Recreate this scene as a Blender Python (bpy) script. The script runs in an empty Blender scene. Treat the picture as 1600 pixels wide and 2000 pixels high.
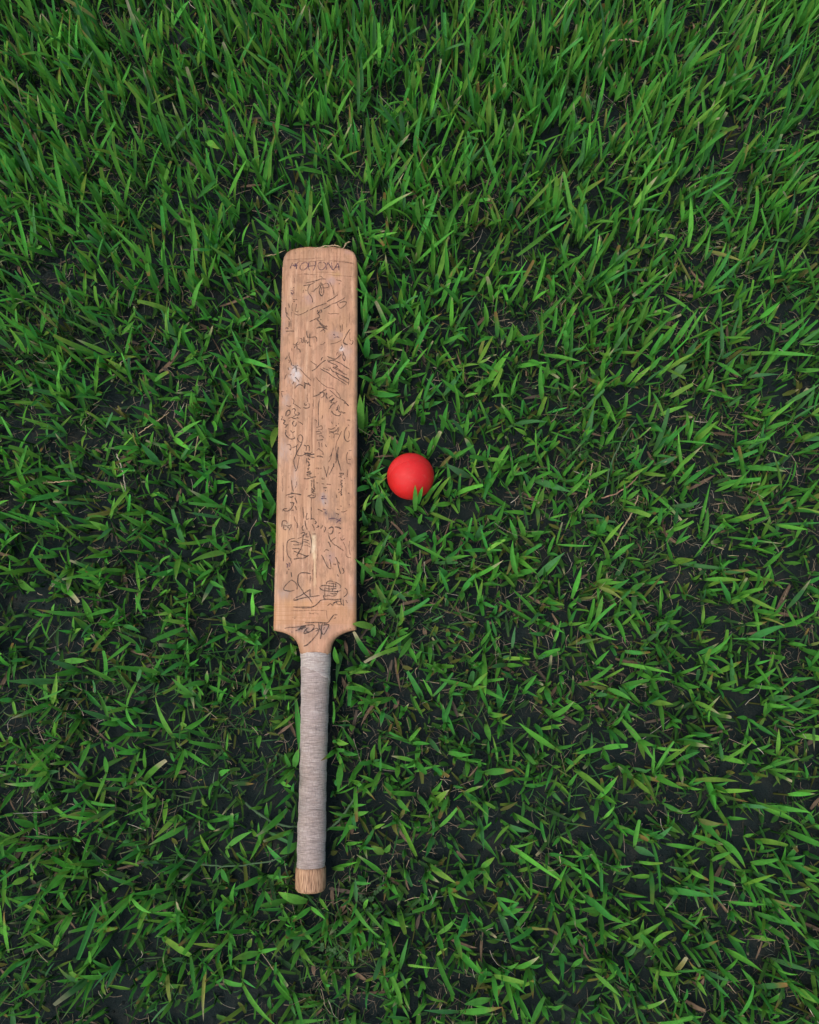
import bpy, bmesh, math
import numpy as np

# ------------------------------------------------------------------ camera, sky, sun, exposure
scene = bpy.context.scene
cam_data = bpy.data.cameras.new('camera')
cam = bpy.data.objects.new('camera', cam_data)
scene.collection.objects.link(cam)
cam.location = (0.0, 0.0, 1.145)
cam.rotation_euler = (math.radians(11.6), 0, 0)          # looks down, tipped towards +Y
cam_data.sensor_fit = 'VERTICAL'
cam_data.sensor_height = 24.0
cam_data.lens = 24.0 * 1600 / 2000
cam_data.clip_start = 0.02
cam_data.clip_end = 200.0
scene.camera = cam

SUN_EL, SUN_AZ = math.radians(64), math.radians(-112)      # azimuth from +Y, towards -X
world = bpy.data.worlds.new('World')
scene.world = world
world.use_nodes = True
wn = world.node_tree
sky = wn.nodes.new('ShaderNodeTexSky')
sky.sky_type = 'NISHITA'
sky.sun_disc = False
sky.sun_elevation = SUN_EL
sky.sun_rotation = SUN_AZ
sky.air_density = 1.0
sky.dust_density = 6.0
sky.ozone_density = 1.0
bg = wn.nodes['Background']
bg.inputs['Strength'].default_value = 0.145
wn.links.new(sky.outputs['Color'], bg.inputs['Color'])

sun_data = bpy.data.lights.new('sun', 'SUN')
sun_data.energy = 0.5
sun_data.angle = math.radians(80)
sun_data.color = (1.0, 0.95, 0.87)
sun = bpy.data.objects.new('sun', sun_data)
scene.collection.objects.link(sun)
sun.rotation_euler = (math.pi / 2 - SUN_EL, 0, -SUN_AZ + math.pi)
sun.location = (-2, 1, 3)

scene.view_settings.view_transform = 'Standard'
scene.view_settings.look = 'None'
scene.view_settings.gamma = 1.0
scene.view_settings.use_curve_mapping = False
scene.view_settings.exposure = 0.45

scene.cycles.max_bounces = 6
scene.cycles.diffuse_bounces = 4
scene.cycles.transparent_max_bounces = 8

RNG = np.random.default_rng(41)
COL = scene.collection


def lin(c):
    c = np.asarray(c, float) / 255.0
    return np.where(c <= 0.04045, c / 12.92, ((c + 0.055) / 1.055) ** 2.4)


def lin4(c, k=1.0):
    return (*(lin(c) * k).tolist(), 1.0)


def link(name, mesh, mat, parent=None):
    o = bpy.data.objects.new(name, mesh)
    COL.objects.link(o)
    if mat is not None:
        mesh.materials.append(mat)
    if parent is not None:
        o.parent = parent
    return o


def tag(o, label=None, cat=None, group=None, kind=None):
    if label: o['label'] = label
    if cat: o['category'] = cat
    if group: o['group'] = group
    if kind: o['kind'] = kind
    return o


def mesh_quads(name, verts, quads, smooth=True, colors=None, uvs=None, tris=None, mat_index=None):
    """verts (n,3), quads (m,4), optional tris (k,3), point colours (n,4), point uv (n,2)"""
    me = bpy.data.meshes.new(name)
    verts = np.ascontiguousarray(verts, dtype=np.float32)
    quads = np.asarray(quads, dtype=np.int32).reshape(-1, 4)
    t = np.zeros((0, 3), np.int32) if tris is None else np.asarray(tris, np.int32).reshape(-1, 3)
    loops = np.concatenate([quads.ravel(), t.ravel()])
    starts = np.concatenate([np.arange(len(quads)) * 4, len(quads) * 4 + np.arange(len(t)) * 3]).astype(np.int32)
    me.vertices.add(len(verts)); me.loops.add(len(loops)); me.polygons.add(len(starts))
    me.vertices.foreach_set('co', verts.ravel())
    me.loops.foreach_set('vertex_index', loops.astype(np.int32))
    me.polygons.foreach_set('loop_start', starts)
    me.polygons.foreach_set('use_smooth', np.full(len(starts), smooth, dtype=bool))
    if mat_index is not None:
        me.polygons.foreach_set('material_index', np.asarray(mat_index, np.int32))
    if colors is not None:
        a = me.attributes.new('tint', 'FLOAT_COLOR', 'POINT')
        a.data.foreach_set('color', np.ascontiguousarray(colors, np.float32).ravel())
    if uvs is not None:
        a = me.attributes.new('leaf_uv', 'FLOAT2', 'POINT')
        a.data.foreach_set('vector', np.ascontiguousarray(uvs, np.float32).ravel())
    me.update(calc_edges=True)
    if me.validate(): me.update()
    return me


# ------------------------------------------------------------------ smooth value noise for placement
def vnoise(x, y, scale, seed):
    x = np.asarray(x) / scale; y = np.asarray(y) / scale
    xi = np.floor(x).astype(np.int64); yi = np.floor(y).astype(np.int64)
    fx = x - xi; fy = y - yi
    fx = fx * fx * (3 - 2 * fx); fy = fy * fy * (3 - 2 * fy)

    def h(a, b):
        n = (a * 374761393 + b * 668265263 + seed * 974634777) & 0x7fffffff
        n = ((n ^ (n >> 13)) * 1274126177) & 0x7fffffff
        n = n ^ (n >> 16)
        return (n % 100003) / 100003.0
    return (h(xi, yi) * (1 - fx) + h(xi + 1, yi) * fx) * (1 - fy) + (h(xi, yi + 1) * (1 - fx) + h(xi + 1, yi + 1) * fx) * fy


# ------------------------------------------------------------------ materials
class NT:
    def __init__(self, name):
        self.m = bpy.data.materials.new(name)
        self.m.use_nodes = True
        self.t = self.m.node_tree
        self.b = self.t.nodes['Principled BSDF']
        self.out = self.t.nodes['Material Output']

    def n(self, typ, **kw):
        nd = self.t.nodes.new(typ)
        for k, v in kw.items():
            if k.startswith('i_'):
                nd.inputs[k[2:].replace('_', ' ')].default_value = v
            else:
                setattr(nd, k, v)
        return nd

    def l(self, a, b):
        self.t.links.new(a, b)

    def noise(self, vec, scale, detail=4, rough=0.55, mapping=None):
        if mapping is not None:
            mp = self.n('ShaderNodeMapping'); mp.inputs['Scale'].default_value = mapping
            self.l(vec, mp.inputs['Vector']); vec = mp.outputs['Vector']
        nd = self.n('ShaderNodeTexNoise'); nd.inputs['Scale'].default_value = scale
        nd.inputs['Detail'].default_value = detail; nd.inputs['Roughness'].default_value = rough
        self.l(vec, nd.inputs['Vector'])
        return nd.outputs['Fac']

    def ramp(self, fac, stops):
        r = self.n('ShaderNodeValToRGB')
        e = r.color_ramp.elements
        while len(e) < len(stops): e.new(0.5)
        for i, (p, c) in enumerate(stops):
            e[i].position = p
            e[i].color = c if len(c) == 4 else (*c, 1)
        self.l(fac, r.inputs['Fac'])
        return r.outputs['Color']

    def mix(self, fac, a, b, mode='MIX'):
        nd = self.n('ShaderNodeMix', data_type='RGBA', blend_type=mode)
        for sock, v in ((nd.inputs[0], fac), (nd.inputs[6], a), (nd.inputs[7], b)):
            if isinstance(v, (int, float)): sock.default_value = v
            elif isinstance(v, tuple): sock.default_value = v if len(v) == 4 else (*v, 1)
            else: self.l(v, sock)
        return nd.outputs[2]

    def math(self, op, a, b=0.0, c=None):
        nd = self.n('ShaderNodeMath', operation=op)
        for i, v in enumerate((a, b) if c is None else (a, b, c)):
            if isinstance(v, (int, float)): nd.inputs[i].default_value = v
            else: self.l(v, nd.inputs[i])
        return nd.outputs[0]

    def maprange(self, v, a, b, c, d):
        nd = self.n('ShaderNodeMapRange')
        self.l(v, nd.inputs[0])
        for i, q in enumerate((a, b, c, d)): nd.inputs[i + 1].default_value = q
        return nd.outputs[0]

    def bump(self, h, strength, dist):
        nd = self.n('ShaderNodeBump'); nd.inputs['Strength'].default_value = strength
        nd.inputs['Distance'].default_value = dist
        self.l(h, nd.inputs['Height']); self.l(nd.outputs['Normal'], self.b.inputs['Normal'])


def leaf_material(name, translucent=0.38, rough=0.72, spec=0.11):
    t = NT(name)
    at = t.n('ShaderNodeAttribute', attribute_name='tint')
    uv = t.n('ShaderNodeAttribute', attribute_name='leaf_uv')
    sp = t.n('ShaderNodeSeparateXYZ'); t.l(uv.outputs['Vector'], sp.inputs[0])
    geo = t.n('ShaderNodeNewGeometry')
    blotch = t.noise(geo.outputs['Position'], 160, 3)
    c1 = t.mix(t.maprange(blotch, 0.40, 0.7, 0.0, 0.30), at.outputs['Color'], (0.04, 0.13, 0.025), 'MIX')
    # fine lengthwise veins and a pale midrib
    vein = t.n('ShaderNodeTexWave', wave_type='BANDS', bands_direction='X'); vein.inputs['Scale'].default_value = 2.6
    vein.inputs['Distortion'].default_value = 0.4
    t.l(uv.outputs['Vector'], vein.inputs['Vector'])
    mid = t.math('ABSOLUTE', sp.outputs[0])
    midf = t.maprange(mid, 0.0, 0.16, 0.22, 0.0)
    c2 = t.mix(midf, c1, (0.11, 0.26, 0.05), 'MIX')
    c3 = t.mix(t.math('MULTIPLY', vein.outputs['Fac'], 0.14), c2, (0.09, 0.22, 0.03), 'MIX')
    spots = t.noise(geo.outputs['Position'], 420, 2)
    c4 = t.mix(t.maprange(spots, 0.68, 0.76, 0.0, 0.5), c3, (0.10, 0.07, 0.035), 'MIX')
    t.l(c4, t.b.inputs['Base Color'])
    t.b.inputs['Roughness'].default_value = rough
    t.b.inputs['Specular IOR Level'].default_value = spec
    t.bump(vein.outputs['Fac'], 0.25, 0.0004)
    tr = t.n('ShaderNodeBsdfTranslucent'); t.l(c4, tr.inputs['Color'])
    ms = t.n('ShaderNodeMixShader'); ms.inputs[0].default_value = translucent
    t.l(t.b.outputs[0], ms.inputs[1]); t.l(tr.outputs[0], ms.inputs[2]); t.l(ms.outputs[0], t.out.inputs['Surface'])
    return t.m


def straw_material(name):
    t = NT(name)
    at = t.n('ShaderNodeAttribute', attribute_name='tint')
    geo = t.n('ShaderNodeNewGeometry')
    f = t.noise(geo.outputs['Position'], 220, 4)
    c = t.mix(t.maprange(f, 0.3, 0.7, 0.0, 0.6), at.outputs['Color'], (0.05, 0.038, 0.03), 'MIX')
    t.l(c, t.b.inputs['Base Color'])
    t.b.inputs['Roughness'].default_value = 0.8
    t.b.inputs['Specular IOR Level'].default_value = 0.15
    return t.m


def soil_material():
    t = NT('dark_soil')
    tc = t.n('ShaderNodeNewGeometry')
    a = t.noise(tc.outputs['Position'], 30, 6, 0.6)
    b = t.noise(tc.outputs['Position'], 320, 5, 0.65)
    c = t.ramp(a, [(0.35, (0.0105, 0.0195, 0.0205)), (0.52, (0.0145, 0.0235, 0.0245)), (0.68, (0.027, 0.032, 0.030))])
    c = t.mix(t.maprange(b, 0.55, 0.75, 0, 0.5), c, (0.032, 0.038, 0.037), 'MIX')
    t.l(c, t.b.inputs['Base Color'])
    t.b.inputs['Roughness'].default_value = 0.95
    t.b.inputs['Specular IOR Level'].default_value = 0.1
    t.bump(b, 0.8, 0.004)
    return t.m


def wood_material():
    t = NT('aged_willow')
    tc = t.n('ShaderNodeTexCoord')
    o = tc.outputs['Object']
    sx = t.n('ShaderNodeSeparateXYZ'); t.l(o, sx.inputs[0])
    wob = t.noise(o, 14, 3, 0.5, (1, 0.35, 1))
    # growth rings run along the blade
    gx = t.math('ADD', sx.outputs[0], t.math('MULTIPLY', wob, 0.014))
    rings = t.n('ShaderNodeTexWave', wave_type='BANDS', bands_direction='X'); rings.inputs['Scale'].default_value = 34
    rings.inputs['Distortion'].default_value = 0.0
    cx = t.n('ShaderNodeCombineXYZ'); t.l(gx, cx.inputs[0])
    t.l(cx.outputs[0], rings.inputs['Vector'])
    g1 = t.noise(o, 1.0, 6, 0.62, (260, 9, 40))
    g2 = t.noise(o, 1.0, 4, 0.6, (900, 22, 60))
    big = t.noise(o, 9, 3, 0.5, (1.3, 0.5, 1))
    base = t.ramp(g1, [(0.33, lin4((150, 113, 86), 0.9)), (0.44, lin4((178, 135, 105), 0.9)), (0.54, lin4((196, 153, 122), 0.9)), (0.68, lin4((216, 178, 146), 0.9))])
    base = t.mix(t.math('MULTIPLY', rings.outputs['Fac'], 0.18), base, lin4((178, 124, 90), 0.9))
    base = t.mix(t.maprange(big, 0.40, 0.64, 0.0, 0.55), base, lin4((194, 145, 121), 0.9))
    base = t.mix(t.maprange(t.noise(o, 16, 4, 0.6, (1, 0.6, 1)), 0.5, 0.72, 0.0, 0.6), base, lin4((190, 146, 104), 0.9))
    base = t.mix(t.maprange(g2, 0.54, 0.70, 0.0, 0.5), base, lin4((126, 88, 64), 0.9))
    # fine grime specks
    sp = t.noise(o, 260, 3, 0.6, (1, 0.5, 1))
    base = t.mix(t.maprange(sp, 0.60, 0.72, 0, 0.6), base, lin4((122, 90, 70), 0.9))
    gr = t.noise(o, 1.0, 5, 0.7, (48, 17, 30))
    base = t.mix(t.maprange(gr, 0.45, 0.66, 0, 0.68), base, lin4((150, 116, 90), 0.9))
    gp = t.noise(o, 1.0, 4, 0.7, (130, 60, 30))
    base = t.mix(t.maprange(gp, 0.51, 0.64, 0, 0.62), base, lin4((138, 104, 82), 0.9))
    at = t.n('ShaderNodeAttribute', attribute_name='tint')
    streak = t.maprange(t.noise(o, 1.0, 5, 0.7, (420, 110, 40)), 0.36, 0.56, 0.28, 1.0)
    fac = t.math('MULTIPLY', at.outputs['Alpha'], streak)
    base = t.mix(fac, base, at.outputs['Color'])
    # worn transverse lines by the shoulder, left by an old binding
    band = t.math('MULTIPLY', t.maprange(sx.outputs[1], -0.512, -0.520, 0, 1), t.maprange(sx.outputs[1], -0.549, -0.544, 0, 1))
    tl = t.noise(o, 1.0, 4, 0.6, (16, 950, 20))
    base = t.mix(t.math('MULTIPLY', band, t.maprange(tl, 0.50, 0.66, 0.0, 0.75)), base, lin4((142, 96, 62), 0.9))
    base = t.mix(t.math('MULTIPLY', band, 0.25), base, lin4((206, 150, 98), 0.9))
    band2 = t.math('MULTIPLY', t.maprange(sx.outputs[1], -0.012, -0.016, 0, 1), t.maprange(sx.outputs[1], -0.056, -0.050, 0, 1))
    base = t.mix(t.math('MULTIPLY', band2, t.maprange(tl, 0.54, 0.68, 0.0, 0.5)), base, lin4((150, 106, 80), 0.9))
    base = t.mix(0.09, base, lin4((168, 146, 118)))
    t.l(base, t.b.inputs['Base Color'])
    rg = t.maprange(g1, 0.2, 0.8, 0.62, 0.48)
    t.l(rg, t.b.inputs['Roughness'])
    t.b.inputs['Specular IOR Level'].default_value = 0.28
    hh = t.math('ADD', t.math('MULTIPLY', g1, 0.7), t.math('MULTIPLY', g2, 0.5))
    hh = t.math('ADD', hh, t.math('MULTIPLY', t.noise(o, 60, 3), 0.9))
    t.bump(hh, 0.30, 0.0006)
    return t.m


def ink_material(name, col, lo, hi, amount):
    t = NT(name)
    tc = t.n('ShaderNodeTexCoord')
    f = t.noise(tc.outputs['Object'], 1.0, 4, 0.65, (330, 150, 50))
    a = t.maprange(f, lo, hi, 0.12, amount)
    t.l(a, t.b.inputs['Alpha'])
    t.b.inputs['Base Color'].default_value = lin4(col)
    t.b.inputs['Roughness'].default_value = 0.6
    t.b.inputs['Specular IOR Level'].default_value = 0.2
    return t.m


def tape_material(name, base_c, dark_c, light_c):
    t = NT(name)
    tc = t.n('ShaderNodeTexCoord')
    o = tc.outputs['Object']
    th = t.noise(o, 1.0, 3, 0.6, (90, 1500, 90))
    th2 = t.noise(o, 1.0, 3, 0.6, (1300, 200, 300))
    big = t.noise(o, 40, 4, 0.6)
    c = t.ramp(th, [(0.34, lin4(dark_c, 0.92)), (0.5, lin4(base_c, 0.92)), (0.66, lin4(light_c, 0.92))])
    c = t.mix(t.maprange(th2, 0.47, 0.66, 0.0, 0.55), c, lin4(dark_c, 0.92))
    c = t.mix(t.maprange(big, 0.42, 0.68, 0.0, 0.45), c, lin4((150, 134, 124), 0.92))
    c = t.mix(t.maprange(t.noise(o, 22, 3, 0.5), 0.52, 0.7, 0.0, 0.4), c, lin4((188, 176, 174), 0.92))
    t.l(c, t.b.inputs['Base Color'])
    t.b.inputs['Roughness'].default_value = 0.75
    t.b.inputs['Specular IOR Level'].default_value = 0.2
    t.b.inputs['Sheen Weight'].default_value = 0.25
    hh = t.math('ADD', th, t.math('MULTIPLY', th2, 0.7))
    t.bump(hh, 0.8, 0.0009)
    return t.m


def butt_material():
    t = NT('ribbed_cane')
    tc = t.n('ShaderNodeTexCoord')
    o = tc.outputs['Object']
    g = t.noise(o, 1.0, 5, 0.62, (900, 70, 500))
    g2 = t.noise(o, 1.0, 4, 0.6, (340, 40, 200))
    c = t.ramp(g, [(0.33, lin4((88, 66, 50), 0.88)), (0.46, lin4((160, 124, 96), 0.88)), (0.62, lin4((196, 160, 128), 0.88)), (0.78, lin4((226, 194, 156), 0.88))])
    c = t.mix(t.maprange(g2, 0.5, 0.72, 0, 0.45), c, lin4((146, 108, 78), 0.88))
    t.l(c, t.b.inputs['Base Color'])
    t.b.inputs['Roughness'].default_value = 0.6
    t.b.inputs['Specular IOR Level'].default_value = 0.25
    t.bump(g, 0.6, 0.0012)
    return t.m


def ball_material():
    t = NT('red_plastic')
    tc = t.n('ShaderNodeTexCoord')
    o = tc.outputs['Object']
    n1 = t.noise(o, 45, 4)
    n2 = t.noise(o, 220, 4, 0.6)
    c = t.ramp(n1, [(0.3, (0.54, 0.005, 0.005)), (0.7, (0.60, 0.008, 0.008))])
    c = t.mix(t.maprange(n2, 0.54, 0.74, 0, 0.4), c, (0.46, 0.05, 0.042))
    n3 = t.noise(o, 1.0, 5, 0.7, (120, 300, 160))
    c = t.mix(t.maprange(n3, 0.60, 0.70, 0, 0.45), c, (0.36, 0.06, 0.045))
    n4 = t.noise(o, 70, 4, 0.7)
    c = t.mix(t.maprange(n4, 0.60, 0.74, 0, 0.4), c, (0.62, 0.09, 0.08))
    t.l(c, t.b.inputs['Base Color'])
    t.l(t.maprange(n2, 0.3, 0.7, 0.55, 0.72), t.b.inputs['Roughness'])
    t.b.inputs['Specular IOR Level'].default_value = 0.5
    t.b.inputs['Subsurface Weight'].default_value = 0.55
    t.b.inputs['Subsurface Radius'].default_value = (1.0, 0.15, 0.1)
    t.b.inputs['Subsurface Scale'].default_value = 0.02
    t.bump(n2, 0.25, 0.0008)
    return t.m


M_LEAF = leaf_material('grass_leaf')
M_STRAW = straw_material('dead_straw')
M_SOIL = soil_material()
M_WOOD = wood_material()
M_INK = {'k': ink_material('black_ink', (64, 56, 53), 0.32, 0.58, 0.74),
         'f': ink_material('faded_ink', (100, 76, 64), 0.34, 0.58, 0.62),
         'v': ink_material('violet_ink', (92, 70, 86), 0.32, 0.54, 0.70),
         's': ink_material('bled_ink', (110, 90, 78), 0.38, 0.62, 0.22),
         'c': ink_material('crack_brown', (78, 50, 38), 0.34, 0.58, 0.85)}  # last entry: dark brown colour of the thin crack lines in the wood
M_TAPE = tape_material('cloth_tape', (165, 152, 146), (118, 107, 102), (196, 185, 178))
M_TAPE2 = tape_material('pale_cloth_tape', (190, 182, 176), (140, 130, 126), (214, 207, 200))
M_BUTT = butt_material()
M_BALL = ball_material()

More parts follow.
